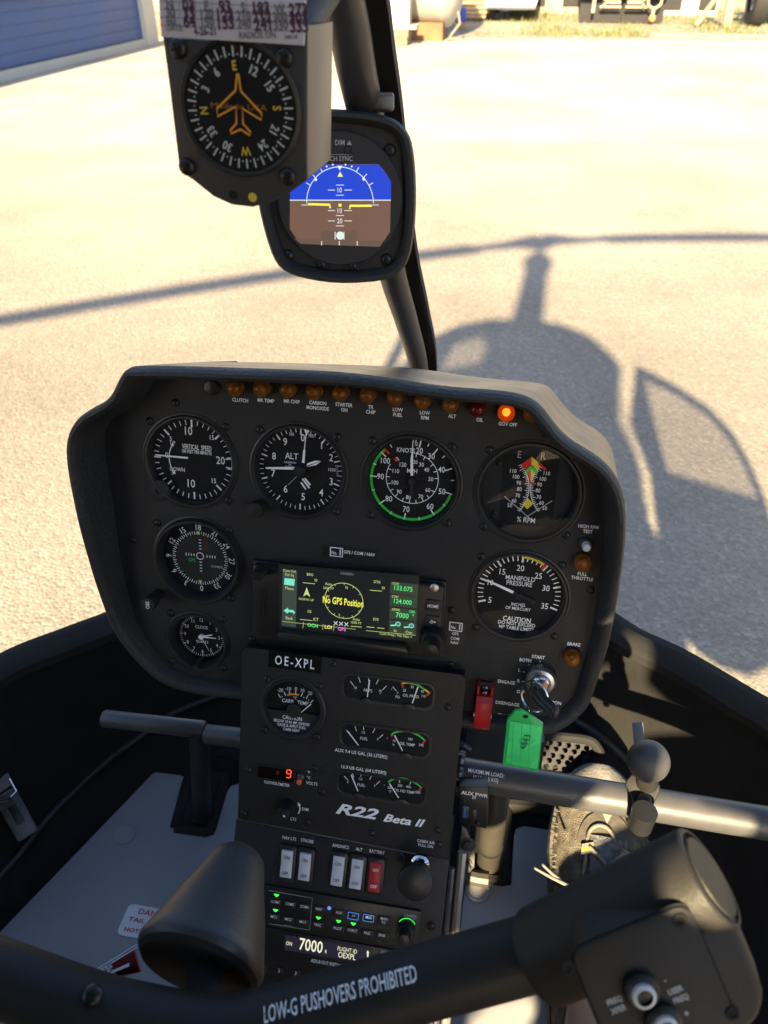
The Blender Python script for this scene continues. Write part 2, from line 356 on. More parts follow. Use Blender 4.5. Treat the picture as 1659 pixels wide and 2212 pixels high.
# floor
fo=[(p.x,p.y) for p in(inset(q,.14,0) for q in sc)]+[(.46,-.3),(-.46,-.3)]; mb=MB(); mb.slab(WORLD,fo[::-1],FL-.04,FL,CARPET); hp(mb,'cabin_floor')
FG=mat('grey_floor_paint',(.255,.262,.28),.5,bump=.1,bscale=700,var=.1,vscale=9,spec=.4)
FF=Frame((0,0,FL),(1,0,0),(0,1,0))
def plate(name,zf,pts,parent=heli):
    q=[Vector(onz(*zf(*p),FL+.006)[:2]) for p in pts]
    a=sum(q[i-1].x*q[i].y-q[i].x*q[i-1].y for i in range(len(q)))
    if a<0: q=q[::-1]
    mb=MB(); mb.slab(FF,[tuple(p) for p in q],.0015,.007,FG,.0015); return hp(mb,name)
pl=plate('floor_plate',z6,[(800,892),(812,875),(832,868),(965,885),(990,897),(1002,915),(995,950),(925,1165),(1120,1200),(1140,1190),(1215,965),(1235,940),(1275,930),(1450,940),(1420,1600),(1350,2500),(600,2700),(-900,2650),(-500,2240)])
tag(pl,'grey painted floor plate on the passenger side')
pr=plate('floor_plate',z7,[(405,990),(415,958),(450,943),(600,965),(900,1010),(1250,1100),(1500,1500),(1500,2200),(800,2500),(40,2400),(120,1650),(165,1225),(388,1235)])
tag(pr,'grey painted floor plate on the pilot side')
def dimple(zf,p,r,parent):
    c=onz(*zf(*p),FL+.0075); mb=MB(); f=Frame(c,(1,0,0),(0,1,0))
    mb.lathe(f,[(r*1.12,0),(r*1.05,.0012),(r*.9,.0012),(r*.8,-.0002),(.0,-.0004)],FG,24); mb.build('floor_plug',parent)
dimple(z6,(665,1197),.0135,pl); dimple(z10,(228,1057),.0135,pr)
# windshield bow
bowpx=[(740,0),(770,150),(800,300),(826,480),(850,600),(880,700),(905,805)]
bp_=[onx(*p,0.) for p in bowpx]
bow=[Vector((0,-.1,1.835)),Vector((0,.15,1.745)),Vector((0,.36,1.60))]+bp_+[Vector((0,.93,.93)),Vector((0,.925,.82))]
bow=smooth_open(bow,6)
mb=MB(); mb.tube(bow,.0125,mat('bow_paint',(.035,.035,.037),.42,bump=.08,bscale=900,var=.12),20); hp(mb,'windshield_bow')
mb=MB(); r_=[]
for i,p in enumerate(bow):
    t=(bow[min(i+1,len(bow)-1)]-bow[max(i-1,0)]).normalized(); n=Vector((1,0,0)).cross(t)*-1
    if n.y<0: n=-n
    q=p+n*.016+Vector((.004,0,0)); X=Vector((.0175,0,0)); r_.append([q-X-n*.003,q+X-n*.003,q+X+n*.006,q-X+n*.006])
mb.loft(r_,RUBBER,cap0=True,cap1=True); hp(mb,'bow_seal')
# roof and rear bulkhead, profile in the plane behind the seats
prof=[(-.50,.6),(-.53,1.0),(-.535,1.35),(-.524,1.63),(-.44,1.80),(-.32,1.90),(-.17,1.95),(0,1.96),(.17,1.95),(.32,1.89),(.40,1.81),(.452,1.74),(.435,1.6),(.43,1.5),(.467,1.42),(.497,1.33),(.50,1.18),(.49,.9),(.47,.6)]
def plate_with_holes(fr,outer,holes,w0,w1,m,name,parent=heli):
    import bmesh
    bm=bmesh.new()
    def ring(pts): 
        v=[bm.verts.new((a,b,0)) for a,b in pts]; return [bm.edges.new((v[i-1],v[i])) for i in range(len(v))]
    es=ring(outer)
    for h in holes: es+=ring(h)
    bmesh.ops.triangle_fill(bm,use_beauty=True,edges=es)
    g=bmesh.ops.extrude_face_region(bm,geom=bm.faces[:]); 
    for e in g['geom']:
        if isinstance(e,bmesh.types.BMVert): e.co.z=1
    bmesh.ops.recalc_face_normals(bm,faces=bm.faces[:])
    mb=MB(); bm.verts.index_update()
    mb.add([fr.p(v.co.x,v.co.y,w0 if v.co.z<.5 else w1) for v in bm.verts],[[v.index for v in f.verts] for f in bm.faces],m); bm.free()
    return mb.build(name,parent)
RB=Frame((0,-.3,0),(1,0,0),(0,0,1))
LINER=mat('cabin_liner',(.05,.05,.052),.8,bump=.3,bscale=200)
sun_gapL=[(-.335,1.66),(-.17,1.70),(-.155,1.80),(-.2,1.86),(-.31,1.80)]  # added opening, shaped to throw the sun patch on the ground
sun_gapR=[(.075,.985),(.07,1.085),(.115,1.125),(.16,1.155),(.18,1.20),(.205,1.235),(.235,1.262),(.240,1.318),(.270,1.318),(.274,1.25),(.30,1.229),(.345,1.222),(.345,1.194),(.285,1.15),(.28,1.09),(.19,1.055),(.128,1.018),(.12,.978),(.1,.965)]  # added opening, cut to the sunlit patches on tube, shoe and bowl
sun_gapF=[(.095,.90),(.13,.92),(.168,.926),(.187,.917),(.168,.896),(.13,.884)]  # added slit for the sun patch on the floor
_g=at(1541,1884,.312); _k=(_g.y+.3)/SD.y; _h=_g-SD*_k; sun_gapC=[(_h.x+a,_h.z+b) for a,b in((-.022,-.012),(.0,-.020),(.02,-.014),(.024,.012),(.01,.026),(-.012,.026),(-.022,.01))]; print('sun_gapC',_h)  # added opening aimed to put sun on the grip's end cap
mb=MB(); mb.poly(RB,offset(sun_gapL,.004),0,SUNDIM); hp(mb,'rear_pane',smooth=0)  # added unseen pane that dims the sun patch on the ground
plate_with_holes(RB,prof[::-1],[sun_gapL,sun_gapR,sun_gapF,sun_gapC],-.012,.012,LINER,'rear_bulkhead')  # the bulkhead's openings are made up to let sun in
rp=prof[3:12]; rows=[]
for y,k,dz in((-.31,1,0),(-.15,.985,.05),(0,.965,.125),(.1,.94,.175),(.16,.93,.205)):
    rows.append([Vector((x*k,y,1.5+(z-1.5)*(1-(1-k)*1.2)-dz)) for x,z in rp])
mb=MB(); mb.loft(rows,LINER,closed=False); hp(mb,'cabin_roof')
front=[v.copy() for v in rows[-1]]
def resample(pts,n):
    L=[0]
    for p,q in zip(pts,pts[1:]): L.append(L[-1]+(q-p).length)
    out=[]
    for i in range(n):
        t=L[-1]*i/(n-1); k=max(j for j in range(len(L)-1) if L[j]<=t+1e-9); out.append(pts[k].lerp(pts[k+1],(t-L[k])/max(1e-9,L[k+1]-L[k])))
    return out
def pane(sx):
    nt_=13; ns=16
    r0=resample(([front[4]]+[p for p in front if p.x*sx>.01] if sx>0 else [front[4]]+[p for p in front if p.x*sx>.01][::-1]),nt_)
    low=[p+Vector((0,0,.012)) for p in sc if p.x*sx>=-1e-4 and p.y>=.20]; low=low if sx>0 else low[::-1]; low=resample(low,nt_)
    b=resample([p+Vector((0,.014,.010)) for p in bow if p.y>.16],ns); sd=resample(smooth_open([r0[-1],r0[-1].lerp(low[-1],.5)+Vector((sx*.03,.06,0)),low[-1]],8),ns)
    b[0]=r0[0]; b[-1]=low[0]; G=[]
    for i in range(ns):
        v=i/(ns-1); row=[]
        for j in range(nt_):
            u=j/(nt_-1); p=b[i].lerp(sd[i],u)+r0[j].lerp(low[j],v)-(b[0].lerp(sd[0],u)).lerp(b[-1].lerp(sd[-1],u),v); row.append(p)
        G.append(row)
    mb=MB(); mb.loft(G if sx<0 else [r[::-1] for r in G],WSHIELD,closed=False); return hp(mb,'windshield_pane',smooth=60)
tag(pane(-1),'clear windshield half left of the bow'); tag(pane(1),'clear windshield half right of the bow')
# left door, closed, with its window
LD=Frame((-.545,0,0),(0,-1,0),(0,0,1))
dl=plate_with_holes(LD,[(-.30,.62),(.28,.62),(.28,1.70),(.1,1.80),(-.14,1.74),(-.28,1.3)],[[(-.24,1.05),(.23,1.05),(.24,1.64),(.1,1.73),(-.1,1.68),(-.22,1.3)]],-.015,.015,LINER,'cabin_door')
mb=MB(); mb.poly(LD,[(-.245,1.045),(.235,1.045),(.245,1.645),(.1,1.735),(-.105,1.685),(-.225,1.3)],0,WSHIELD); mb.build('window',dl,smooth=0)
# right door, swung open
RD=Frame((0,.30,0),(1,0,0),(0,0,1))
dr=plate_with_holes(RD,[(.545,1.46),(.50,1.2),(.555,1.02),(.56,.80),(.585,.66),(.625,.61),(.68,.585),(.75,.575),(.82,.60),(.88,.70),(.92,.85),(.93,.98),(.915,1.09),(.885,1.19),(.82,1.285),(.7,1.375),(.60,1.43)][::-1],[[(.575,1.40),(.595,1.20),(.62,1.03),(.76,1.0),(.905,.97),(.89,1.08),(.862,1.17),(.805,1.26),(.69,1.345)]],-.014,.014,HULL,'open_door')
mb=MB(); mb.poly(RD,[(.57,1.40),(.595,1.20),(.615,1.03),(.76,.995),(.91,.965),(.895,1.08),(.865,1.175),(.805,1.265),(.69,1.35)],0,TINT); mb.build('window',dr,smooth=0)
# mast fairing, hub and blades
mb=MB(); rings=[]
for z,w,d in((1.92,.165,.30),(2.2,.148,.28),(2.42,.138,.25),(2.44,.175,.25),(2.50,.165,.22),(2.53,.10,.16),(2.56,.05,.1)):
    rings.append([Vector((w/2*math.cos(a),-.43+d/2*math.sin(a),z)) for a in [2*math.pi*k/20 for k in range(20)]])
mb.loft(rings,HULL,cap0=True,cap1=True); mf=hp(mb,'mast_fairing')
hub=thing('main_rotor','two-blade main rotor with drooping grey blades above the cabin','rotor',(0,-.43,2.54))
mb=MB(); mb.lathe(Frame((0,-.43,0),(1,0,0),(0,1,0)),[(.022,2.5),(.022,2.60),(.05,2.61),(.07,2.64),(.06,2.70),(.03,2.72),(0,2.72)],DSTEEL,20); mb.build('rotor_hub',hub)
al=R(22.5)
for sg in(1,-1):
    d=Vector((math.cos(al)*sg,math.sin(al)*sg,0)); n=Vector((-math.sin(al),math.cos(al),0)); mb=MB(); rows=[]
    for r in(.03,.1,.25,.4,.45,.8,1.2,1.6,2.0,2.5,3.0,3.5,3.8):
        ch=.10+.08*math.exp(-((r-.17)/.1)**2) if r<.42 else .19; th=(.05+.13*max(0,1-r/.26)) if r<.42 else .022
        c=Vector((0,-.43,2.665-.245*(r/2.45)**1.6))+d*r
        rows.append([c+n*ch*.5,c+Vector((0,0,th/2))+n*ch*.2,c-n*ch*.5,c-Vector((0,0,th/2))+n*ch*.2])
    mb.loft(rows,HULL,cap0=True,cap1=True); mb.build('rotor_blade',hub)
# cross tube with the load placard
ta=at(985,1668,.80); tb=at(1700,1785,.70); tb.z=ta.z=(ta.z+tb.z)/2
ta=onz(985,1668,ta.z); tb=onz(1720,1789,tb.z)
tdir=(tb-ta).normalized()
mb=MB(); mb.tube([ta-tdir*.03,ta,tb,tb+tdir*.12],.0158,PEWTER,28); tube=hp(mb,'cross_tube')
tn=(CAM-(ta+tb)/2); tn=(tn-tdir*tn.dot(tdir)).normalized(); TF=Frame(ta,tdir,tn.cross(tdir))
mb=MB()
def ctext(mb,fr,rad,c,st,h,m,**kw):
    # lettering wrapped on a tube: fr.U along the axis, v measured round the surface
    k=len(mb.v); mb.text(fr,c,st,h,0,m,**kw)
    for i in range(k,len(mb.v)):
        X=mb.v[i]-fr.O; u=X.dot(fr.U); v=X.dot(fr.V); a=v/rad; mb.v[i]=fr.O+fr.U*u+(fr.V*math.sin(a)+fr.N*math.cos(a))*(rad+.0004)
def tcap(st,x,y,h,**kw):
    u,v=TF.hit(z10(x,y),.0158); ctext(mb,TF,.0158,(u,.0158*math.asin(max(-.95,min(.95,v/.0158)))),st,pxm(TF,z10,(x,y),h),WHITE,bold=.012,**kw)
tcap('MAXIMUM LOAD:',287,252,24); tcap('10 LB (4.5 KG)',284,290,22)
mb.build('placard_lettering',tube)
mb=MB()
for k in range(7): 
    a=k/7*2*math.pi; c=ta+tdir*.004+(TF.V*math.sin(a)+TF.N*math.cos(a))*.0165; mb.lathe(Frame(c,TF.V,TF.N),[(.0,-.004),(.005,-.003),(.0062,0),(.005,.003),(0,.004)],DSTEEL,8)
mb.build('weld_bead',tube)
# rolled pedal-well frames in the floor
def rim(zf,pts,rad,name='pedal_well_rim',close=True,m=None,z=.004):
    q=[onz(*zf(*p),FL+z) for p in pts]
    if close: q=q+[q[0]]
    d=[]
    for a,b in zip(q,q[1:]): d+=[a,a.lerp(b,.06),a.lerp(b,.5),a.lerp(b,.94)]
    d.append(q[-1]); mb=MB(); mb.tube(d,rad,m or RUBBER,10); return hp(mb,name)
rim(z6,[(940,1170),(1120,1195),(1205,900),(1010,905)],.0085)
mb=MB(); q=[Vector(onz(*z6(*p),FL+.0085)[:2]) for p in[(940,1170),(1120,1195),(1205,900),(1010,905)]]; mb.poly(FF,[tuple(p) for p in q],.0085,SLOT); hp(mb,'pedal_well')
rim(z10,[(140,955),(418,1000),(425,470),(160,420)],.0085)
mb=MB(); q=[Vector(onz(*z10(*p),FL+.0085)[:2]) for p in[(140,955),(418,1000),(425,470),(160,420)]]; mb.poly(FF,[tuple(p) for p in q],.0085,SLOT); hp(mb,'pedal_well')
rim(z10,[(418,470),(600,485),(760,500)],.011,'floor_hose',close=False)
# hoses lying on the bowl
def hose(zf,pts,rad,label,m=None):
    q=smooth_open([onbowl(zf(*p),rad*.8) for p in pts],5); mb=MB(); mb.tube(q,rad,m or mat('hose_rubber',(.03,.03,.033),.45,var=.15),10); o=hp(mb,'hose'); tag(o,label); return o
hose(z6,[(1250,420),(1130,465),(1000,515),(900,560),(780,650),(680,720),(600,780),(500,865),(400,960),(300,1065),(200,1180),(100,1310),(0,1430),(-120,1600)],.0042,'thin black hose along the bowl beside the passenger floor')
hose(z7,[(690,390),(735,425),(800,465),(870,520),(930,575),(980,625),(1020,670)],.0055,'thin black hose behind the cross tube')
# perforated vent plate in the bowl
vf=tilt(at(*z10(850,150),.93),R(45)); mb=MB()
qq=[vf.hit(z10(*p)) for p in[(560,0),(1000,35),(1060,90),(1040,215),(640,240),(560,200)]]
a=sum(qq[i-1][0]*qq[i][1]-qq[i][0]*qq[i-1][1] for i in range(len(qq))); qq=qq if a>0 else qq[::-1]
hl=[]
for j in range(5):
    for i in range(9):
        c=vf.hit(z10(600+i*63+j*9+(31 if j%2 else 0),20+j*44+i*10)); 
        if 560<600+i*63+j*9<1000: hl.append([(c[0]+.0036*math.cos(t),c[1]+.0036*math.sin(t)) for t in[2*math.pi*k/8 for k in range(8)]])
plate_with_holes(vf,[tuple(x) for x in qq],hl,-.002,0,mat('vent_plate',(.016,.016,.018),.6,spec=.25),'vent_plate')
mb=MB(); mb.poly(vf,[tuple(x) for x in qq],-.012,SLOT); hp(mb,'vent_cavity',smooth=0)
rq=[vf.p(*vf.hit(z10(*p),.004),.004) for p in[(520,-20),(800,0),(990,25),(1050,75),(1075,130)]]
mb=MB(); mb.tube(smooth_open(rq,5),.006,RUBBER,10); hp(mb,'vent_rim')
# latch on the passenger side of the bowl
lf=face_cam(onbowl(z6(45,1040),.01)).rot(R(-55)); lt=thing('seat_belt_latch','bright metal spring latch on the black bowl beside the passenger floor','latch',lf.O)
mb=MB(); mb.slab(lf,rrect(.012,.0,.062,.026,.004),.002,.005,DSTEEL,.001); mb.slab(lf,rrect(.012,0,.026,.01,.002),.005,.0065,SCREWM,.0005); mb.build('strap_plate',lt)
mb=MB(); mb.tube([lf.p(-.03,-.012,.008),lf.p(-.012,-.012,.012),lf.p(-.008,0,.014),lf.p(-.012,.012,.012),lf.p(-.03,.012,.008)],.0018,CHROME,8); mb.build('wire_loop',lt)
mb=MB(); mb.slab(lf,rrect(-.036,0,.03,.028,.005),.002,.009,mat('grey_plastic',(.12,.12,.125),.4),.002); mb.build('buckle',lt)
# danger placard on the floor
dz=[Vector(onz(*z6(*p),FL+.0075)[:2]) for p in[(680,1565),(620,1735),(920,1790),(975,1610)]]
f0=Frame(Vector((*((dz[1])),FL+.0075)),(dz[2]-dz[1]).to_3d(),(dz[0]-dz[1]).to_3d())
pw=(dz[2]-dz[1]).length; ph=(dz[0]-dz[1]).length*.98
pc=thing('danger_placard','white placard with red DANGER TAIL ROTOR lettering stuck on grey floor','placard',f0.O)
mb=MB(); mb.slab(f0,rrect(pw/2,ph/2,pw,ph,.006),0,.0008,mat('placard_white',(.7,.7,.72),.5)); mb.build('placard',pc)
mb=MB(); DR=mat('placard_red',(.5,.03,.03),.5)
for st,y,h in(('DANGER',.81,.17),('TAIL ROTOR',.53,.125),('AND',.37,.06),('HOT EXHAUST',.2,.125)): mb.text(f0,(pw*.53,ph*y),st,ph*h,.0012,DR,bold=.02,width=pw*(.62 if st=='DANGER' else .16 if st=='AND' else .86))
mb.build('lettering',pc,smooth=0)
dg=thing('warning_diagram','red hatched helicopter outline decal on grey floor below placard','decal',f0.O+Vector((0,-.1,0)))
gf=Frame((0,0,FL+.0078),(1,0,0),(0,1,0)); LW=mat('decal_white',(.6,.62,.66),.5); LR=mat('decal_red',(.45,.05,.06),.6)
mb=MB()
for a,b in(((475,1945),(735,1785)),((490,1950),(735,1800)),((565,1900),(585,1890)),((545,1940),(575,1900)),((545,1940),(575,1945)),((575,1945),(590,1890)),((510,1938),(600,1905)),((600,1930),(690,1890)),((590,1940),(690,1900))):
    A=onz(*z6(*a),FL+.0078); B=onz(*z6(*b),FL+.0078); mb.line(gf,A[:2],B[:2],.0016,0,LW)
mb.build('outline',dg,smooth=0); mb=MB()
for k in range(14):
    x=590+k*9; A=onz(*z6(x,1895-k*7.5),FL+.0076); B=onz(*z6(x+40,1960-k*2),FL+.0076); mb.line(gf,A[:2],B[:2],.0034,-.0002,LR)
mb.build('hatching',dg,smooth=0)
# ================================================================== INSTRUMENT PANEL
PF=tilt(Vector((0,.5011,1.15864)),R(16.35))
panel=thing('instrument_panel','black mushroom-shaped instrument panel with padded rim, lamp row and white captions','instrument panel',PF.p(0,-.2,-.05))
LW_=.042
opx=[(280,795.5),(400,797.5),(600,804),(768,812),(928,839),(1040,848),(1112,855),(1160,873),(1190,910),(1229,957),(1285,987),(1328,1026),(1349,1069),(1357,1112),(1353.7,1198),(1336.5,1305),(1315,1413),(1296,1459),(1276,1525),(1256,1547),(1234,1569),(1204,1584),(1173,1590),(998,1577),(750,1545),(510,1513),(445,1507),(384,1494.7),(344,1478.5),(307.6,1450),(275,1414),(242.8,1373),(217,1311.7),(189,1232),(161,1125),(139.5,1026),(133.5,958.5),(147.4,921),(169,895),(209,875),(232.7,855),(246.6,823.6),(260.5,802)]
def lipw(p): return LW_ if p[1]<1100 else max(.010,LW_-(LW_-.010)*min(1,(p[1]-1100)/430))
ouv=[Vector((*PF.hit(p,lipw(p)),lipw(p))) for p in opx][::-1]     # ccw
ouv=smooth_closed(ouv,4); lips=[p.z for p in ouv]; ouv=[(p.x,p.y) for p in ouv]
def blur(o,k=2):
    for _ in range(k): o=[((o[i-1][0]+2*o[i][0]+o[(i+1)%len(o)][0])/4,(o[i-1][1]+2*o[i][1]+o[(i+1)%len(o)][1])/4) for i in range(len(o))]
    return o
ouv=blur(ouv,2)
def sh(d,w,du=0,dv=0): return [PF.p(u+du,v+dv,w if w<=0 else w*(lips[i]/LW_)) for i,(u,v) in enumerate(blur(offset(ouv,d),3))]
keep=[not(v<-.15 and -.088<u<.101) for u,v in ouv]; n_=len(ouv); s0=[i for i in range(n_) if keep[i] and not keep[i-1]][0]; order=[(s0+i)%n_ for i in range(n_) if keep[(s0+i)%n_]]
SH=[(-.014,-.12,.024,-.004),(-.008,-.06,.013,-.0015),(-.003,-.0,.003,0),(0,.028),(-.001,.037),(-.003,.0412),(-.0055,.0415),(-.008,.039),(-.0095,.032),(-.012,.012),(-.0128,-.001)]
rows=[[sh(*a)[i] for i in order] for a in SH]
mb=MB(); mb.loft(rows[:4],SHTOP,closed=False); mb.build('shroud_body',panel,smooth=50)
mb=MB(); mb.loft(rows[3:],VINYL,closed=False); mb.build('shroud_rim',panel,smooth=50)
fuv=blur(offset(ouv,-.0126),3)
GC_=[(-.138,-.0003,.0397),(-.046,.0001,.0397),(.0456,-.0002,.0397),(.138,.0005,.0412),(.1398,-.0885,.0397),(-.1345,-.0883,.0392),(-.1382,-.1685,.0288)]
face=plate_with_holes(PF,[tuple(p) for p in fuv],[[(c[0]+c[2]*math.cos(2*math.pi*k/56),c[1]+c[2]*math.sin(2*math.pi*k/56)) for k in range(56)] for c in GC_],-.003,0,PANEL,'face_plate',panel)
mb=MB(); mb.slab(PF,blur(offset(ouv,-.034),3),-.06,-.03,BLKPL); mb.build('back_cover',panel)
screws(PF,z1,[(678,256),(952,388),(966,790),(580,910),(450,1005),(971,948),(980,1320),(653,1402),(936,1436),(665,1663),(940,1700),(1137,403),(1558,443),(1555,850),(1095,1545),(540,357)],panel)
screws(PF,z2,[(212,428),(615,460),(203,800),(590,843),(800,475),(772,860),(1186,902),(1083,392),(760,1010),(1167,1053),(735,1365),(1128,1410),(1308,1178),(605,1553),(611,1278),(1235,512)],panel)
def caption(fr,zf,lines,parent,h,m=None,bold=.008,w=.0005,name='caption',**kw):
    mb=MB()
    for st,x,y in lines: cap(mb,fr,zf,st,x,y,h,m or WHITE,w=w,bold=bold,**kw)
    return mb.build(name,parent,smooth=0)
H1,H2=16,15
for L in([('CLUTCH',1031,243)],[('MR TEMP',1171,245)],[('MR CHIP',1312,250)],[('CARBON',1453,258),('MONOXIDE',1453,286)],[('STARTER',1596,268),('ON',1597,296)]): caption(PF,z1,L,panel,18,WHITE,bold=.018)
for L in([('TR',204,259),('CHIP',204,284)],[('LOW',340,272),('FUEL',340,298)],[('LOW',476,288),('RPM',476,313)],[('ALT',613,305)],[('OIL',752,323)],[('GOV OFF',893,345)],[('HIGH RPM',1298,860),('TEST',1295,884)],[('FULL',1268,1098),('THROTTLE',1266,1120)],[('BRAKE',1225,1451)],
  [('START',1046,1515)],[('BOTH',981,1531)],[('L',951,1580)],[('R',947,1635)],[('ENGAGE',886,1641)],[('OFF',957,1690)],[('DISENGAGE',891,1749)],[('IGNITION',1112,1742)]):
    caption(PF,z2,L,panel,17,WHITE,bold=.018)
caption(PF,z7,[('CLUTCH',378,403)],panel,22)
mb=MB()
for a,b in(((998,1552),(1018,1572)),((1054,1533),(1059,1558)),((968,1588),(994,1596)),((962,1638),(988,1635))): seg(mb,PF,z2,a,b,4,WHITE)
mb.build('selector_marks',panel,smooth=0)
def placard1(zf,box,no,lines):
    # small black placard with a boxed No. 1
    mb=MB(); q=[PF.hit(zf(*p)) for p in box]; x0,x1=min(a[0] for a in q),max(a[0] for a in q); y0,y1=min(a[1] for a in q),max(a[1] for a in q)
    mb.slab(PF,rrect((x0+x1)/2,(y0+y1)/2,x1-x0,y1-y0,.001),0,.0006,BLKPL); o=mb.build('radio_placard',panel)
    mb=MB(); c=PF.hit(zf(*no)); fw,fh=.0103,.0076
    for s in(-1,1): mb.line(PF,(c[0]-fw/2,c[1]+s*fh/2),(c[0]+fw/2,c[1]+s*fh/2),.0008,.0011,WHITE); mb.line(PF,(c[0]+s*fw/2,c[1]-fh/2-.0004),(c[0]+s*fw/2,c[1]+fh/2+.0004),.0008,.0011,WHITE)
    mb.text(PF,(c[0]-.0018,c[1]-.0008),'No.',.0026,.0011,WHITE,bold=.02); mb.text(PF,(c[0]+.0032,c[1]),'1',.0050,.0011,WHITE,bold=.03)
    for st,x,y,h in lines: cap(mb,PF,zf,st,x,y,h,WHITE,w=.0011,bold=.012)
    mb.build('lettering',o,smooth=0)
placard1(z2,[(-35,950),(232,1035)],(33,985),[('GPS / COM / NAV',147,994,16)])
placard1(z2,[(595,1330),(672,1460)],(632,1360),[('GPS',629,1398,15),('COM',627,1422,15),('NAV',625,1443,15)])
# blank plug at the lamp row, small push-button
mb=MB(); u,v=PF.hit(z1(877,172)); mb.lathe(PF.at(u,v),[(.0066,-.001),(.0066,.0015),(.0055,.003),(.002,.0038),(0,.0038)],BLKPL,24); mb.build('blank_plug',panel)

# ------------------------------------------------------------------ round gauges
def gauge(name,label,fr,c,Rr,group='round gauges in the instrument panel',dial=DIAL,wd=-.006,front=.0025,rim=.0045,cat='gauge',glass=True):
    f=fr.at(*c); t=thing(name,label,cat,f.O,group); t['_f']=0; del t['_f']
    mb=MB(); mb.lathe(f,[(Rr+.0018,-.001),(Rr+.0016,.0009),(Rr+.0002,.0012),(Rr-.0002,front*.4),(Rr-.0012,front),(Rr-rim*.55,front),(Rr-rim*.75,front*.5),(Rr-rim,wd)],BEZEL,72,cap=False); mb.build('bezel',t)
    mb=MB(); mb.disc(f,Rr-rim*.9,wd,dial,72); d=mb.build('dial',t,smooth=0)
    if glass:
        mb=MB(); mb.disc(f,Rr-rim*.85,front*.35,GLASS,64); mb.build('glass',t,smooth=0)
    return t,d,f,wd+.0004
dg_=lambda a:R(a)
ROW=[-.138,-.046,.0456,.138]; RG=.0397
# vertical speed
t,d,f,w=gauge('vertical_speed_indicator','round gauge reading VERTICAL SPEED with white needle at zero',PF,(ROW[0],-.0003),RG)
mb=MB(); rt=.0342
for s in(1,-1):
    mb.ticks(f,(0,0),rt-.0042,rt,[math.pi-s*R(9*k) for k in range(1,20) if k%5],.0007,w,WHITE)
    mb.ticks(f,(0,0),rt-.0062,rt,[math.pi-s*R(45*k) for k in(1,2,3)],.0015,w,WHITE)
mb.ticks(f,(0,0),rt-.006,rt,[math.pi],.0012,w,WHITE)
mb.ticks(f,(0,0),rt-.0055,rt,[R(7),R(-7)],.0012,w,WHITE); mb.arc(f,(0,0),rt-.0008,rt,R(-7),R(7),w,WHITE,6)
mb.arc(f,(0,0),.0205,.0213,R(150),R(212),w,WHITE,20)
for a,s in((149,1),(213,-1)):
    p=Vector((.0209*math.cos(R(a)),.0209*math.sin(R(a)))); tn=Vector((-math.sin(R(a)),math.cos(R(a))))*s*-1; n=Vector((-tn.y,tn.x)); mb.poly(f,[p+n*.0016,p+tn*.0028,p-n*.0016] if 1 else [],w,WHITE)
mb.build('tick_marks',d,smooth=0)
mb=MB()
def W(x,y): return f.hit(z1(x,y),w)
for st,x,y,h in(('10',750,410,42),('15',877,446,25),('20',924,571,40),('10',765,696,42),('15',888,682,25),('5',653,452,23),('5',664,636,23),('UP',664,475,19),('DOWN',689,619,20)): cap(mb,f,z1,st,x,y,h,w=w,bold=.006)
cap(mb,f,z1,'VERTICAL  SPEED',794,500,25,w=w,bold=.012,width=.0255); cap(mb,f,z1,'100 FEET PER MINUTE',795,526,18,w=w,bold=.012,width=.0255)
cap(mb,f,z1,'0',631,541,30,w=w)
mb.build('lettering',d,smooth=0)
mb=MB(); a=W(574,537);b=W(752,554); mb.line(f,a,b,.0012,w+.002,WHITE,.0017); mb.build('needle',t,smooth=0)
# lower-left lug of this gauge
mb=MB(); mb.lathe(f.at(-.0283,-.0275),[(.0095,-.001),(.0095,.0012),(.008,.002),(.003,.002),(.003,.0005),(0,.0005)],PANEL,24); mb.build('adjuster_lug',t)
# altimeter
t,d,f,w=gauge('altimeter','round gauge reading ALT with three white needles and striped flag',PF,(ROW[1],.0001),RG)
def W(x,y): return f.hit(z1(x,y),w)
mb=MB(); rt=.0345
mb.ticks(f,(0,0),rt-.0032,rt,[R(90-7.2*k) for k in range(50) if k%5],.0006,w,WHITE); mb.ticks(f,(0,0),rt-.0052,rt,[R(90-36*k) for k in range(10)],.0012,w,WHITE)
seg(mb,f,z1,(1290,705),(1375,622),3,PALEG,w=w)
for a,b in(((1362,690),(1388,728)),((1370,670),(1408,722)),((1382,668),(1413,705))): seg(mb,f,z1,a,b,9,WHITE,w=w)
mb.arc(f,(.000,-.001),.0195,.0198,0,2*math.pi,w-.0001,DIALG,48)
mb.build('tick_marks',d,smooth=0)
mb=MB(); ppoly(mb,f,z1,[(1507,588),(1510,655),(1562,662),(1556,586)],SLOT,w=w); cap(mb,f,z1,'1030',1531,622,17,w=w+.0003)
for k in range(6): seg(mb,f,z1,(1548+k*1.5,600+k*11),(1562+k,600+k*11),2,WHITE,w=w+.0003)
mb.build('pressure_window',d,smooth=0)
mb=MB()
for st,x,y,h in(('0',1372,447,38),('1',1474,490,36),('2',1526,556,38),('3',1526,686,38),('4',1472,746,38),('5',1374,768,38),('6',1278,726,38),('7',1211,640,38),('8',1215,547,36),('9',1276,469,38),('ALT',1311,547,32),('100',1311,428,15),('FEET',1424,437,15),('CALIBRATED',1303,582,9),('TO',1301,595,8),('20,000 FT',1297,605,8)): cap(mb,f,z1,st,x,y,h,w=w,bold=.006)
mb.build('lettering',d,smooth=0)
mb=MB(); seg(mb,f,z1,(1170,612),(1332,614),9,WHITE,w=w+.003,wd2=16); mb.build('needle',t,smooth=0)
mb=MB(); ppoly(mb,f,z1,[(1392,600),(1470,574),(1440,572),(1398,586)],WHITE,w=w+.002); ppoly(mb,f,z1,[(1390,607),(1472,575),(1445,596)],WHITE,w=w+.0021); mb.build('needle',t,smooth=0)
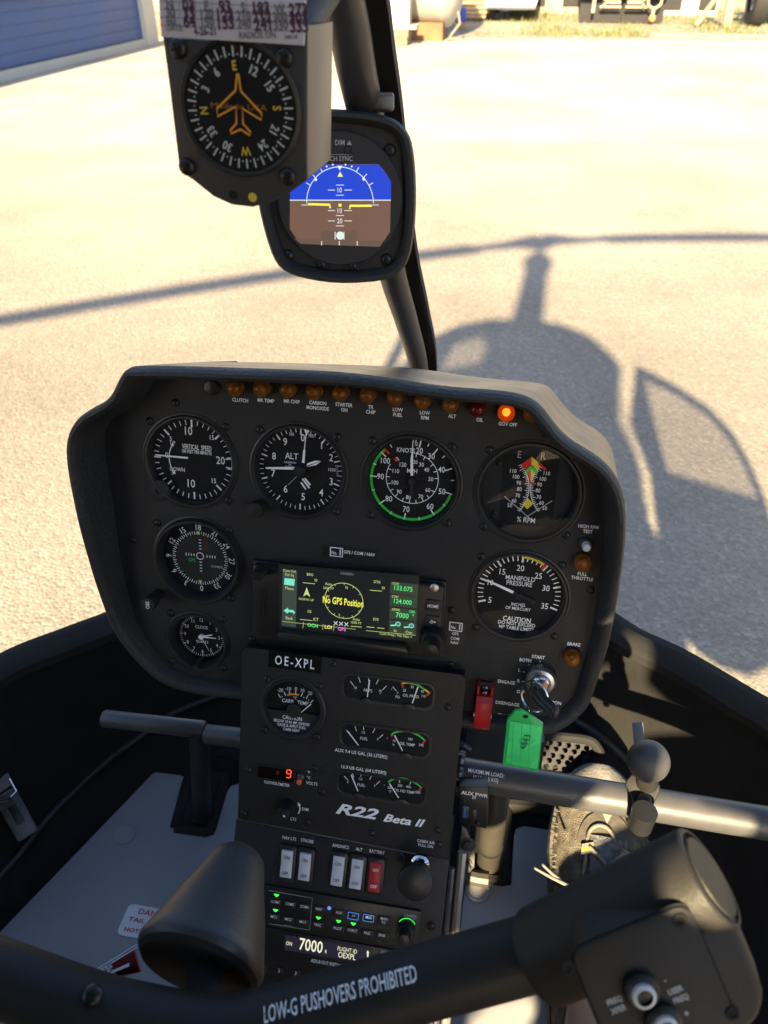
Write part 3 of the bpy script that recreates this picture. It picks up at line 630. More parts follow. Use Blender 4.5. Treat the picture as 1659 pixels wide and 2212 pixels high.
mb=MB(); seg(mb,f,z1,(1374,584),(1380,515),14,WHITE,w=w+.004,wd2=11); seg(mb,f,z1,(1380,515),(1390,425),5,WHITE,w=w+.0041); ppoly(mb,f,z1,[(1376,398),(1392,436),(1412,403)],WHITE,w=w+.0041); mb.build('needle',t,smooth=0)
mb=MB(); mb.lathe(f,[(.0048,w),(.0048,w+.0045),(.003,w+.006),(0,w+.006)],DIALG,20); mb.build('needle_cap',t)
u,v=PF.hit(z1(1145,810)); fk=PF.at(u,v); mb=MB(); mb.lathe(fk,[(.0052,0),(.0052,.006),(.0066,.007),(.0072,.014),(.0066,.0165),(0,.017)],BLKPL,28); mb.build('setting_knob',t)
mb=MB(); u2,v2=PF.hit(z1(1200,830)); mb.lathe(PF.at(u2,v2),[(.0085,-.001),(.0085,.001),(.0,.001)],BEZEL,24); mb.build('knob_lug',t)
# airspeed
t,d,f,w=gauge('airspeed_indicator','round gauge with green arc, red line and KNOTS scale',PF,(ROW[2],-.0002),RG)
def W(x,y): return f.hit(z2(x,y),w)
cC=Vector((0,0))
def ang(x,y): q=W(x,y); return math.atan2(q[1],q[0])
mb=MB(); mb.arc(f,(0,0),.0318,.0340,ang(613,702),ang(268,466)-2*math.pi,w,GRN,60)
a=ang(278,472); mb.ticks(f,(0,0),.0282,.0340,[a],.0016,w+.0002,RED)
mb.build('coloured_arc',d,smooth=0)
mb=MB()
for p in((455,435),(535,475),(610,568),(605,695),(516,790),(376,803),(262,735),(212,605),(262,490)): mb.ticks(f,(0,0),.0282,.034,[ang(*p)],.0009,w+.0003,WHITE)
for p in((432,425),(497,443),(575,505),(625,627),(572,750),(447,815),(312,780),(225,672),(225,545),(304,450)): mb.ticks(f,(0,0),.0312,.034,[ang(*p)],.0008,w+.0003,WHITE)
cm=W(412,618); rm=.0212
mb.arc(f,cm,rm-.0005,rm,R(88),R(150)-2*math.pi,w,WHITE,60)
for p in((433,500),(468,525),(507,555),(540,580),(545,618),(530,690),(500,718),(470,735),(433,745),(397,745),(360,735),(330,705),(300,680),(285,645),(285,608),(298,570),(345,525)): 
    q=Vector(W(*p))-Vector(cm); a=math.atan2(q.y,q.x); mb.ticks(f,cm,rm-.0032,rm,[a],.0006,w,WHITE)
seg(mb,f,z2,(322,518),(338,532),11,RED,w=w+.0002); seg(mb,f,z2,(330,512),(345,520),3,WHITE,w=w)
mb.build('tick_marks',d,smooth=0)
mb=MB()
for st,x,y,h in(('20',449,478,28),('30',509,506,28),('40',560,573,28),('50',562,683,28),('60',502,758,28),('70',382,772,28),('80',295,719,28),('90',253,607,28),('100',278,528,28),('KNOTS',381,476,22),('MPH',412,580,21),('0',418,430,13),('15',434,446,16),('20',428,535,18),('30',459,548,20),('40',485,574,20),('50',506,621,20),('60',491,676,20),('70',455,709,20),('80',393,712,20),('90',347,684,20),('100',326,638,20),('110',330,580,20),('120',366,548,20)): cap(mb,f,z2,st,x,y,h,w=w,bold=.004)
mb.build('lettering',d,smooth=0)
mb=MB(); a,b,c=W(412,600),W(412,520),W(417,428); k=pxm(f,z2,(412,600),1)
mb.line(f,a,b,12*k,w+.002,WHITE,13*k); mb.line(f,b,W(415,480),13*k,w+.002,WHITE,6*k); mb.line(f,W(415,480),c,6*k,w+.002,WHITE,3*k); mb.build('needle',t,smooth=0)
mb=MB(); q=W(411,630); mb.lathe(f.at(*q),[(.0026,w),(.0026,w+.003),(0,w+.0035)],DIALG,16); mb.line(f,q,W(409,690),.0018,w+.0018,DIALG,.003); mb.lathe(f.at(*W(409,690)),[(.0024,w),(.0024,w+.002),(0,w+.002)],DIALG,14); mb.build('needle_cap',t)
# tachometer
t,d,f,w=gauge('tachometer','round gauge marked E and R with red, yellow and green wedges',PF,(ROW[3],.0005),RG+.0015,dial=DIALG,wd=-.008,rim=.0055)
mb=MB(); ppoly(mb,f,z2,[(870,487),(1152,520),(1115,865),(850,845)][::-1],DIAL,w=w); mb.build('scale_plate',d,smooth=0); w2=w+.0006
mb=MB()
ppoly(mb,f,z2,[(958,548),(1012,508),(1012,548),(975,580)],RED,w=w2); ppoly(mb,f,z2,[(1012,508),(1060,548),(1042,580),(1012,548)],YEL,w=w2)
ppoly(mb,f,z2,[(978,580),(1010,553),(1045,582),(1030,592),(1010,572),(988,592)],GRN,w=w2+.0002)
ppoly(mb,f,z2,[(985,588),(1010,572),(1006,635),(996,620)],RED,w=w2); ppoly(mb,f,z2,[(1010,572),(1032,592),(1006,635)],YEL,w=w2)
ppoly(mb,f,z2,[(994,716),(1020,745),(990,772),(966,748)],YEL,w=w2)
seg(mb,f,z2,(1047,540),(1082,575),12,RED,w=w2+.0003); seg(mb,f,z2,(1000,636),(1034,645),8,RED,w=w2+.0003)
mb.build('coloured_wedges',d,smooth=0)
mb=MB()
def curve(ax,s):
    pts=[]; 
    for k in range(13):
        y=548+k*19.5; q=(y-668)/118; pts.append((ax+s*(3+46*q*q),y))
    return pts
for s in(-1,1):
    c=curve(1003-(0 if s<0 else 0),s); c=[(x-(y-668)*.045,y) for x,y in c]; segs(mb,f,z2,c,3,WHITE,w=w2)
    for k in range(26):
        i=k/25*12; j=min(11,int(i)); fr_=i-j; x=c[j][0]+(c[j+1][0]-c[j][0])*fr_; y=c[j][1]+(c[j+1][1]-c[j][1])*fr_
        tx=(c[j+1][0]-c[j][0]); ty=(c[j+1][1]-c[j][1]); L=math.hypot(tx,ty); nx,ny=ty/L*s,-tx/L*s; ln=22 if k%4==2 else 13
        seg(mb,f,z2,(x,y),(x+nx*ln,y+ny*ln),2.6,WHITE,w=w2)
seg(mb,f,z2,(876,708),(1000,815),4,PALEG,w=w2); seg(mb,f,z2,(1115,730),(975,818),4,PALEG,w=w2)
mb.build('tick_marks',d,smooth=0)
mb=MB()
for st,x,y,h in(('E',952,497,34),('R',1072,505,34),('110',920,580,19),('100',935,609,19),('90',948,639,19),('80',951,671,19),('70',943,703,19),('60',924,729,19),('50',903,752,19),('110',1089,592,19),('100',1070,620,19),('90',1052,648,19),('80',1044,678,19),('70',1048,711,19),('60',1062,740,19),('50',1078,767,19),('% RPM',984,826,25)): cap(mb,f,z2,st,x,y,h,w=w2+.0005,bold=.002,m=PALEG if len(st)==1 else WHITE)
mb.build('lettering',d,smooth=0)
screws(f.at(0,0,w),z2,[(848,540),(826,790),(1148,820)],t,.6)
# manifold pressure
u,v=PF.hit(z2(949,1207)); t,d,f,w=gauge('manifold_pressure_gauge','round gauge reading MANIFOLD PRESSURE with white needle near ten',PF,(.1398,-.0885),RG)
def W(x,y): return f.hit(z2(x,y),w)
c=(0,0); A0=math.atan2(W(765,1232)[1],W(765,1232)[0])%(2*math.pi); A1=math.atan2(W(1122,1272)[1],W(1122,1272)[0]); st_=(A1-A0)/30
mb=MB(); mb.ticks(f,c,.0292,.0338,[A0+st_*k for k in range(31) if k%5],.0009,w,WHITE); mb.ticks(f,c,.0280,.0342,[A0+st_*5*k for k in range(7)],.0016,w,WHITE)
mb.arc(f,c,.0318,.0342,A0+st_*15,A0+st_*19.3,w+.0002,YEL,16); mb.ticks(f,c,.0283,.0343,[A0+st_*19.6],.0022,w+.0003,RED); mb.build('tick_marks',d,smooth=0)
mb=MB()
for s_,x,y,h in(('5',803,1228,30),('10',806,1140,28),('15',866,1086,30),('20',957,1068,30),('25',1047,1107,30),('30',1085,1169,30),('35',1078,1259,30),('MANIFOLD',956,1120,23),('PRESSURE',951,1146,23),('INCHES',945,1252,16),('OF MERCURY',944,1272,16),('CAUTION',938,1326,24),('DO NOT EXCEED',937,1348,18),('MP TABLE LIMITS',935,1370,18)): cap(mb,f,z2,s_,x,y,h,w=w,bold=.014 if y>1320 else .004)
mb.build('lettering',d,smooth=0)
mb=MB(); seg(mb,f,z2,(762,1122),(800,1135),5,WHITE,w=w+.002,wd2=10); seg(mb,f,z2,(800,1135),(920,1190),10,WHITE,w=w+.002,wd2=15); mb.build('needle',t,smooth=0)
mb=MB(); seg(mb,f,z2,(920,1190),(1015,1235),13,DIALG,w=w+.002,wd2=20); mb.lathe(f.at(*W(948,1203)),[(.0026,w),(.0026,w+.003),(0,w+.0035)],DIALG,16); mb.lathe(f.at(*W(1015,1235)),[(.0022,w),(.0022,w+.002),(0,w+.002)],DIALG,14); mb.build('needle_cap',t)
# course indicator
t,d,f,w=gauge('course_indicator','round gauge with compass rose, white cross bars and green GPS lettering',PF,(-.1345,-.0883),RG-.0005,wd=-.005,front=.006,rim=.0058)
def W(x,y): return f.hit(z1(x,y),w)
mb=MB(); mb.disc(f,.0213,w,mat('dial_inner',(.012,.013,.013),.7),56); mb.arc(f,(0,0),.0213,.0218,0,2*math.pi,w+.0001,SLOT,56); mb.build('inner_disc',d,smooth=0)
mb=MB(); w2=w+.0004
mb.ticks(f,(0,0),.0228,.0250,[R(5*k) for k in range(72) if k%2],.0005,w2,WHITE); mb.ticks(f,(0,0),.0220,.0252,[R(10*k) for k in range(36)],.0006,w2,WHITE)
mb.build('tick_marks',d,smooth=0)
mb=MB()
for k,st in enumerate(['18','21','24','27','30','33','0','3','6','9','12','15']):
    a=R(91-30*k); mb.text(f,(.0287*math.cos(a),.0287*math.sin(a)),st,.0050,w2,WHITE,rot=a-math.pi/2,bold=.004)
cap(mb,f,z1,'GARMIN',903,1150,14,w=w2,bold=.004,m=PALEG)
mb.build('lettering',d,smooth=0)
mb=MB(); cap(mb,f,z1,'GPS',768,1113,19,w=w2,m=GRN); 
for q,s in((W(801,962),1),(W(815,1232),-1)): mb.poly(f,[(q[0]-.0018,q[1]-.0018*s),(q[0]+.0018,q[1]-.0018*s),(q[0],q[1]+.0018*s)][::s],w2,mat('lime_print',(.5,.8,.05),.5))
mb.build('coloured_marks',d,smooth=0)
c=W(816,1088); mb=MB(); mb.arc(f,c,.0028,.0035,0,2*math.pi,w2+.001,WHITE,28)
for k in range(1,5):
    for dx,dy in((1,0),(-1,0),(0,1),(0,-1)):
        p=(c[0]+dx*(.0035+.0028*k*.86),c[1]+dy*(.0035+.0028*k)); 
        mb.line(f,(p[0]-.0011*abs(dy)*1.1,p[1]-.0014*abs(dx)),(p[0]+.0011*abs(dy)*1.1,p[1]+.0014*abs(dx)),.0005,w2,WHITE); mb.disc(f,.0006,w2,WHITE,8,p)
mb.build('deviation_bars',d,smooth=0)
mb=MB(); q=.0016
ppoly(mb,f,z1,[(690,1062),(690,1090),(950,1104),(950,1076)],DIALG,w=w+.0002); ppoly(mb,f,z1,[(838,965),(826,1060),(860,1075),(850,985)],mat('flag_dark_red',(.05,.012,.012),.6),w=w+.0002); ppoly(mb,f,z1,[(826,1110),(832,1215),(846,1215),(856,1112)],DIALG,w=w+.0002); mb.build('cross_bar',d,smooth=0)
u,v=PF.hit(z1(590,1295)); fk=PF.at(u,v); mb=MB(); mb.lathe(fk,[(.0048,0),(.0048,.010),(.0062,.012),(.0066,.021),(.006,.0225),(0,.0228)],BLKPL,28)
kn=mb.build('course_knob',t); mb=MB(); mb.text(fk,(0,0),'OBS',.0032,.0232,WHITE,rot=R(90),bold=.01); mb.build('lettering',kn,smooth=0)
# clock
t,d,f,w=gauge('clock','small round CLOCK with thick white hands at quarter past',PF,(-.1382,-.1685),.0288,wd=-.011,front=.003,rim=.0045)
def W(x,y): return f.hit(z1(x,y),w)
cc=W(825,1523)
mb=MB(); rr=.0212; mb.ticks(f,(0,0),rr-.002,rr,[R(6*k) for k in range(60) if k%5],.0004,w,WHITE); mb.ticks(f,(0,0),rr-.0028,rr,[R(30*k) for k in range(12)],.0008,w,WHITE); mb.build('tick_marks',d,smooth=0)
mb=MB()
for k in range(12): a=R(90-30*k); mb.text(f,(.0162*math.cos(a),.0162*math.sin(a)),str(k or 12),.0034,w,WHITE,bold=.004)
mb.text(f,(0,.0088),'CLOCK',.003,w,WHITE,bold=.006); mb.text(f,(0,-.0062),'QUARTZ',.0024,w,WHITE,bold=.006); mb.build('lettering',d,smooth=0)
for a,L_,wd in((19,.0115,.0022),(2,.0145,.0016),(-62,.0150,.0007)):
    mb=MB(); mb.line(f,(0,0),(L_*math.cos(R(a)),L_*math.sin(R(a))),wd,w+.002+wd*.2,WHITE,wd*.5); mb.build('hand',t,smooth=0)
mb=MB(); mb.lathe(f,[(.0024,w),(.0024,w+.003),(0,w+.0032)],WHITE,16); mb.build('hand_hub',t)
mb=MB(); mb.lathe(f.at(0,-.0238),[(.002,w),(.002,.004),(.0024,.006),(0,.0062)],BLKPL,14); mb.build('setting_knob',t)

# ------------------------------------------------------------------ warning lamps
AMB=mat('amber_lens',(1,.36,.04),.06,trans=.85,ior=1.3); AMBC=mat('amber_core',(.95,.27,.03),.3); REDL=mat('red_lens',(.25,.01,.01),.12,trans=.6,ior=1.35); REDC=mat('red_core',(.06,.006,.006),.4)
LITC=mat('lit_core',(.5,.15,.02),.4,emit=.5,ecol=(1,.55,.12)); LITL=mat('lit_lens',(.7,.16,.012),.15,trans=.85,ior=1.2,emit=.012,ecol=(1,.13,.005))
def lamp_meshes(lens,core,base=None):
    mb=MB(); mb.lathe(WORLD,[(.0074,0),(.0074,.0022),(.0068,.003),(.0064,.003)],BLKPL,24,cap=False); a=mb.build('collar').data
    mb=MB(); mb.lathe(WORLD,[(.0064,.0005),(.0064,.007),(.006,.0082),(.006,.0092),(.0052,.0110),(.0034,.0126),(.0014,.0133),(0,.0134)],lens,28); b=mb.build('lens').data
    mb=MB(); mb.lathe(WORLD,[(.0058,.001),(.0058,.003),(.0022,.0035)],base or core,18,cap=False); mb.lathe(WORLD,[(.0022,.0035),(.002,.0065),(.001,.0075),(0,.0076)],core,18,cap=False); c=mb.build('bulb').data
    for o in list(bpy.data.objects):
        if o.name in('collar','lens','bulb') : bpy.data.objects.remove(o)
    return a,b,c
LM={k:lamp_meshes(*v) for k,v in dict(a=(AMB,AMBC),r=(REDL,REDC),l=(LITL,LITC,mat('lit_base',(.3,.06,.006),.4,emit=.05,ecol=(1,.16,.01)))).items()}
def lamp(fr,zf,p,kind,label):
    u,v=fr.hit(zf(*p),.006); f=fr.at(u,v,.0002); t=thing('warning_lamp',label,'warning lamp',f.O,'warning lamps on the instrument panel')
    for me,n in zip(LM[kind],('collar','lens','bulb')): place(me,n,f,t)
for i,(p,c) in enumerate([((1003,176),'CLUTCH'),((1147,179),'MR TEMP'),((1290,184),'MR CHIP'),((1432,196),'CARBON MONOXIDE'),((1578,203),'STARTER ON')]): lamp(PF,z1,p,'a','amber warning lamp above the word '+c if ' ' not in c else 'amber warning lamp above the words '+c)
for p,c in(((190,197),'TR CHIP'),((327,212),'LOW FUEL'),((465,228),'LOW RPM'),((605,247),'ALT')): lamp(PF,z2,p,'a','amber warning lamp above the words '+c)
lamp(PF,z2,(742,266),'r','dark red warning lamp above the word OIL'); lamp(PF,z2,(885,289),'l','glowing orange warning lamp above the words GOV OFF')
lamp(PF,z2,(1270,1042),'a','amber warning lamp above the words FULL THROTTLE'); lamp(PF,z2,(1217,1520),'a','amber warning lamp below the word BRAKE')
lamp(PF,z2,(1012,296),'a','amber warning lamp half hidden under the rim beside GOV OFF')
bt=thing('push_button','small white push button below the words HIGH RPM TEST','button',PF.p(*PF.hit(z2(1284,945))))
fb=PF.at(*PF.hit(z2(1284,944))); mb=MB(); mb.lathe(fb,[(.0055,0),(.0055,.002),(.0045,.003),(.0035,.003)],BEZEL,20); mb.build('collar',bt); mb=MB(); mb.lathe(fb,[(.0033,.001),(.0033,.009),(.0026,.0102),(0,.0105)],mat('white_plastic',(.62,.63,.64),.4),18); mb.build('plunger',bt)

# ------------------------------------------------------------------ GPS navigator
GF=PF.at(0,0,.010); gp=thing('gps_navigator','wide black navigator unit with lit map screen reading No GPS Position','navigator',PF.p(0,-.1,0),None)
q=[PF.hit(p) for p in((551,1209),(966,1250),(954,1408),(549,1368))]; gx0,gx1=(q[0][0]+q[3][0])/2,(q[1][0]+q[2][0])/2; gy1=(q[0][1]+q[1][1])/2; gy0=(q[2][1]+q[3][1])/2
gcx,gcy,gw,gh=(gx0+gx1)/2,(gy0+gy1)/2,gx1-gx0,gy1-gy0
mb=MB(); mb.slab(PF,rrect(gcx,gcy,gw,gh,.002),-.001,.004,BLKPL,.001); mb.slab(PF,rrect(gcx,gcy,gw*.985,gh*.97,.004),.004,.010,BLKPL,.002); mb.build('case',gp)
A,B,C_,D_=[GF.hit(p) for p in(z1(1240,1135),z2(448,1105),z2(445,1440),z1(1245,1490))]
mb=MB(); mb.poly(GF,[A,D_,C_,B],.0004,SBLK); scr=mb.build('screen',gp,smooth=0)
w=.0008
def G1(mb,st,x,y,h,m,**k): cap(mb,GF,z1,st,x,y,h,m,w=k.pop('w',w),**k)
def G2(mb,st,x,y,h,m,**k): cap(mb,GF,z2,st,x,y,h,m,w=k.pop('w',w),**k)
mb=MB(); gb=mat('screen_button',(.01,.01,.01),.3,emit=E0,ecol=(.035,.05,.04))
ppoly(mb,GF,z1,[(1262,1163),(1258,1470),(1334,1480),(1342,1172)],gb,w=.0006); mb.build('soft_key',scr,smooth=0)
for b in([(303,1135),(300,1195),(440,1210),(443,1150)],[(301,1200),(298,1258),(437,1272),(440,1214)],[(299,1265),(297,1322),(434,1336),(437,1278)],[(297,1328),(294,1395),(360,1401),(363,1334)],[(366,1335),(363,1402),(430,1408),(433,1341)]): mb=MB(); ppoly(mb,GF,z2,b,SDK,w=.0006); mb.build('soft_key',scr,smooth=0)
mb=MB(); 
for st,x,y,h in(('Com Vol',1299,1172,15),('Psh Sq',1299,1194,15),('Menu',1299,1267,17),('Back',1299,1429,17),('BRG',1411,1192,15),('GS',1408,1393,15)): G1(mb,st,x,y,h,SLIME)
for st,x,y,h in(('Auto',1512,1243,15),('3000 FT',1512,1267,14),('NORTH UP',1391,1328,13),('KT',1444,1437,19),('N',1610,1263,15),('W',1507,1311,15)): G1(mb,st,x,y,h,SLIME)
for st,x,y,h in(('DTK',237,1138,14),('ETE',230,1326,14),('S',46,1304,14),('E',140,1260,13),('Auto',131,1325,14),('1500 FT',131,1343,13),('COM',328,1146,12),('STBY',328,1212,12),('XPDR',330,1277,13),('In',327,1382,16),('Out',396,1391,16),('Com Freq / Psh Nav >',330,1405,14)): G2(mb,st,x,y,h,SLIME)
mb.build('screen_lettering',scr,smooth=0)
mb=MB()
for st,x,y,h in(('133.075',368,1171,24),('124.000',365,1237,23),('7000',362,1306,26),('ON',411,1288,14),('R',418,1305,11)): G2(mb,st,x,y,h,SGREEN,bold=.006,w=.001)
G1(mb,'OCN',1425,1469,20,SGREEN,bold=.015); mb.build('frequency_readout',scr,smooth=0)
mb=MB(); G1(mb,'LOI',1510,1478,20,SYEL,bold=.015); pc_=(((1468/1.3825+200)+(1300+178/1.2762))/2*K,((1400+1333/1.3825)+(1400+1243/1.2762))/2*K); cap(mb,GF,zid,'No GPS Position',*pc_,15,SYEL,w=.0012,bold=.012,width=.0345); mb.build('warning_text',scr,smooth=0)
mb=MB(); G1(mb,'GPS',1585,1489,20,SMAG,bold=.01); mb.build('mode_text',scr,smooth=0)
mb=MB(); cc=GF.hit(z2(68,1233),w); rc=.0166; mb.arc(GF,cc,rc-.0005,rc,0,2*math.pi,w,SLIME,64); mb.ticks(GF,cc,rc-.002,rc,[R(30*k) for k in range(12)],.0004,w,SLIME)
for a,b in(((1372,1236),(1438,1243)),((1357,1436),(1423,1443))): seg(mb,GF,z1,a,b,3,SLIME,w=w)
for a,b in(((200,1179),(260,1184)),((183,1363),(222,1367)),((236,1368),(273,1372)),((103,1360),(158,1364))): seg(mb,GF,z2,a,b,3,SLIME,w=w)
mb.arc(GF,GF.hit(z1(1443,1223),w),.0008,.0012,0,6.28,w,SLIME,12); mb.arc(GF,GF.hit(z2(267,1168),w),.0008,.0012,0,6.28,w,SLIME,12)
seg(mb,GF,z1,(1258,1447),(1660,1490),2,SLIME,w=w); seg(mb,GF,z2,(180,1382),(430,1406),2,SLIME,w=w)
for p in((1376,1450,1372,1484),(1482,1462,1479,1492),(1542,1468,1539,1498)): seg(mb,GF,z1,p[:2],p[2:],2,SLIME,w=w)
for i in range(3):
    for a,b in(((-10,-10),(10,10)),((-10,10),(10,-10))): seg(mb,GF,z1,(1551+i*29+a[0],1457+i*3+a[1]),(1551+i*29+b[0],1457+i*3+b[1]),3,SWHITE,w=w)
mb.build('map_lines',scr,smooth=0)
mb=MB(); ppoly(mb,GF,z1,[(1272,1211),(1270,1247),(1325,1254),(1328,1217)],SCYAN,w=w)
ppoly(mb,GF,z1,[(1267,1388),(1292,1372),(1292,1383),(1320,1386),(1331,1398),(1318,1412),(1322,1400),(1292,1396),(1290,1406)][::-1],SCYAN,w=w); ppoly(mb,GF,z1,[(1393,1262),(1374,1312),(1392,1300),(1412,1314)],SLIME,w=w)
for x,y in((341,1349),(408,1358)): q=GF.hit(z2(x,y),w); mb.arc(GF,q,.0014,.0022,0,6.28,w,SCYAN,20); mb.line(GF,(q[0]-.0018,q[1]-.0014),(q[0]-.0062,q[1]-.0022),.0013,w,SCYAN); mb.line(GF,(q[0]-.0009,q[1]),(q[0]+.0009,q[1]),.0004,w,SCYAN)
mb.build('screen_icon',scr,smooth=0)
mb=MB(); G2(mb,'GARMIN',84,1096,14,PALEG,bold=.01,w=.0006); mb.build('maker_name',gp,smooth=0)
for x,y,st in((518,1255,'HOME'),(515,1334,'-D>')):
    c=GF.hit(z2(x,y)); mb=MB(); mb.slab(GF,rrect(*c,.0125,.0105,.002),0,.0014,BEZEL,.0006); o=mb.build('key',gp); mb=MB(); mb.text(GF,c,st,.0026,.0018,WHITE,bold=.015); mb.build('lettering',o,smooth=0)
c=GF.hit(z1(1150,1165)); mb=MB(); mb.lathe(GF.at(*c),[(.0052,0),(.0052,.006),(.0046,.007),(.0046,.013),(.004,.014),(0,.0142)],BLKPL,20); mb.build('volume_knob',gp)
c=GF.hit(z2(522,1410)); mb=MB(); kf=GF.at(*c); mb.lathe(kf,[(.0098,0),(.0098,.011),(.009,.0125),(.0068,.0125),(.0066,.022),(.0056,.0245),(0,.025)],BLKPL,32)
for k in range(40): a=k*math.pi/20; mb.box(Frame(kf.p(.0098*math.cos(a),.0098*math.sin(a),.006),kf.U*math.cos(a)+kf.V*math.sin(a),kf.V*math.cos(a)-kf.U*math.sin(a)),(0,0,0),(.0006,.0006,.009),BLKPL)
mb.build('tuning_knob',gp)
c=GF.hit(z2(525,1165)); mb=MB(); mb.lathe(GF.at(*c),[(.0036,0),(.0036,.0015),(.0028,.0022),(0,.0024)],STEEL,18); mb.build('lock_screw',gp)
c1,c2=GF.hit(z1(1240,1497)),GF.hit(z2(408,1467)); mb=MB(); mb.slab(GF,[(c1[0]+.002,c1[1]-.004),(c2[0]-.003,c1[1]-.004),(c2[0],c1[1]-.001),(c2[0]-.004,c1[1]+.0035),(c1[0]+.003,c1[1]+.0035),(c1[0],c1[1])],0,.009,BLKPL,.002); mb.build('hand_rest',gp)
c=GF.hit(z1(1157,1350)); mb=MB(); mb.slab(GF,rrect(*c,.005,.028,.0015),0,.0004,SLOT); mb.box(GF,(c[0],c[1]-.004,.0008),(.002,.014,.0012),BEZEL); mb.build('card_slot',gp); c=GF.hit(z1(1153,1472)); mb=MB(); mb.disc(GF,.0022,.0003,SLOT,14,c); mb.build('sensor_hole',gp,smooth=0)

# ------------------------------------------------------------------ ignition, key, clutch guard
u,v=PF.hit(z7(535,200)); f=PF.at(u,v); ig=thing('ignition_switch','silver round ignition switch with ribbed ring beside BOTH and START','ignition switch',f.O)
mb=MB(); mb.lathe(f,[(.0128,0),(.0128,.008),(.0122,.010),(.0112,.0115),(.0085,.0125),(.0072,.0115),(.007,.0105)],mat('ignition_alloy',(.5,.5,.52),.3,1),48)
for k in range(48): a=k*math.pi/24; mb.box(Frame(f.p(.0128*math.cos(a),.0128*math.sin(a),.005),f.U*math.cos(a)+f.V*math.sin(a),f.V*math.cos(a)-f.U*math.sin(a)),(0,0,0),(.0006,.0008,.008),DSTEEL)
mb.build('ring_nut',ig); mb=MB(); mb.lathe(f,[(.0068,.009),(.0068,.0148),(.006,.0158),(0,.016)],CHROME,32); mb.build('key_barrel',ig)
fk=f.at(0,0,.016); ky=thing('ignition_key','black headed key standing in the ignition switch','key',fk.O)
mb=MB(); mb.box(fk,(0,0,.006),(.0016,.007,.012),STEEL); mb.build('blade',ky)
mb=MB(); kf=Frame(fk.p(0,0,.012),fk.V*-.55+fk.U*.35+fk.N*.5,fk.N)
hd=[fk.p(*fk.hit(z7(*p),.014+q),.014+q) for p,q in(((500,262),0),((512,300),.006),((540,335),.012),((580,372),.018),((598,392),.02),((608,372),.02),((585,345),.016),((552,312),.01),((530,275),.004))]
mb.tube(smooth_open(hd,4),.0034,BLKPL,10); mb.build('key_head',ky)
rc_=fk.p(*fk.hit(z7(508,302),.018),.018)
def torus(c,fr,rr,r,m,name,parent,n=40,sy=1):
    mb=MB(); mb.tube([c+fr.U*rr*math.cos(2*math.pi*k/n)+fr.V*rr*sy*math.sin(2*math.pi*k/n) for k in range(n+1)],r,m,8,cap=False); return mb.build(name,parent)
kr=thing('key_ring','thin double steel ring hanging from the ignition key','key ring',rc_)
RF=Frame(rc_,PF.U+PF.N*.55,PF.V); torus(rc_,RF,.0118,.0005,CHROME,'coil',kr,sy=1.15); torus(rc_+RF.N*.0012,RF,.0118,.0005,CHROME,'coil',kr,sy=1.15)
tg=rc_+Vector((0,0,-.013)); sl_=thing('split_link','tiny steel link between key ring and green tag','link',tg); torus(at(*z7(462,375),depth(tg)),PF,.003,.0005,CHROME,'link',sl_)
KF=tilt(at(*z7(450,520),depth(tg)-.004),R(2),R(6)); kt=thing('key_tag','translucent green plastic key tag numbered 4843','key tag',KF.p(0,.02,0))
TG=mat('green_tag_plastic',(.06,.68,.2),.28,trans=.0,var=.12,vscale=60,coat=.4); TGD=mat('green_tag_edge',(.03,.45,.11),.25,coat=.3)
ol=[KF.hit(z7(*p)) for p in((410,372),(440,367),(475,385),(549,436),(546,480),(524,673),(478,664),(476,656),(402,648),(400,640),(349,636),(372,418))][::-1]
mb=MB(); mb.slab(KF,ol,-.0012,.0012,TGD,.0004); mb.build('holder',kt)
mb=MB(); ol2=[KF.hit(z7(*p)) for p in((385,420),(543,445),(519,655),(365,625))][::-1]; mb.slab(KF,ol2,.0012,.0017,TG,.0003); mb.build('window',kt)
mb=MB(); 
for a,b in(((404,425),(392,640)),((446,432),(434,645)),((488,438),(474,655)),((405,425),(500,440))): seg(mb,KF,z7,a,b,2,TGD,w=.002)
cap(mb,KF,z7,'4843',460,530,30,m=mat('tag_ink',(.01,.08,.03),.6),w=.0021,rot=R(82),xs=1.25); mb.build('lettering',kt,smooth=0)
mb=MB(); mb.disc(KF,.0022,.0014,SLOT,16,KF.hit(z7(462,396))); mb.build('hole',kt,smooth=0)
cg=thing('clutch_switch_guard','red flip-up switch guard between ENGAGE and DISENGAGE','switch guard',PF.p(*PF.hit(z7(265,320))))
q=[PF.hit(z7(*p)) for p in((215,205),(318,215),(290,440),(210,430))]; gx=(q[0][0]+q[3][0])/2; gX=(q[1][0]+q[2][0])/2; gt=(q[0][1]+q[1][1])/2-.003; gb_=(q[2][1]+q[3][1])/2+.004
RG_=mat('guard_red',(.42,.015,.018),.35,var=.1,coat=.3); cx_=(gx+gX)/2; gw_=(gX-gx)*.86
mb=MB(); mb.slab(PF,rrect(cx_,(gt+gb_)/2,gw_,gt-gb_,.001),0,.003,BLKPL); mb.build('base',cg)
mb=MB(); s0=[(-.003,.003),(.003,.003)]
y0,y1=gb_+.0,gt-.008
prof_=[(y0,.004),(y0,.014),(y0+.006,.0175),((y0+y1)/2,.0185),(y1-.004,.017),(y1,.012),(y1,.004)]
mb.loft([[PF.p(cx_-gw_/2,y,z) for y,z in prof_],[PF.p(cx_-gw_/2+.001,y,z+.0006) for y,z in prof_],[PF.p(cx_+gw_/2-.001,y,z+.0006) for y,z in prof_],[PF.p(cx_+gw_/2,y,z) for y,z in prof_]],RG_,cap0=True,cap1=True); mb.build('cover',cg)
mb=MB(); 
for s in(-1,1): mb.box(PF,(cx_+s*(gw_/2-.001),gt-.003,.007),(.002,.008,.010),RG_)
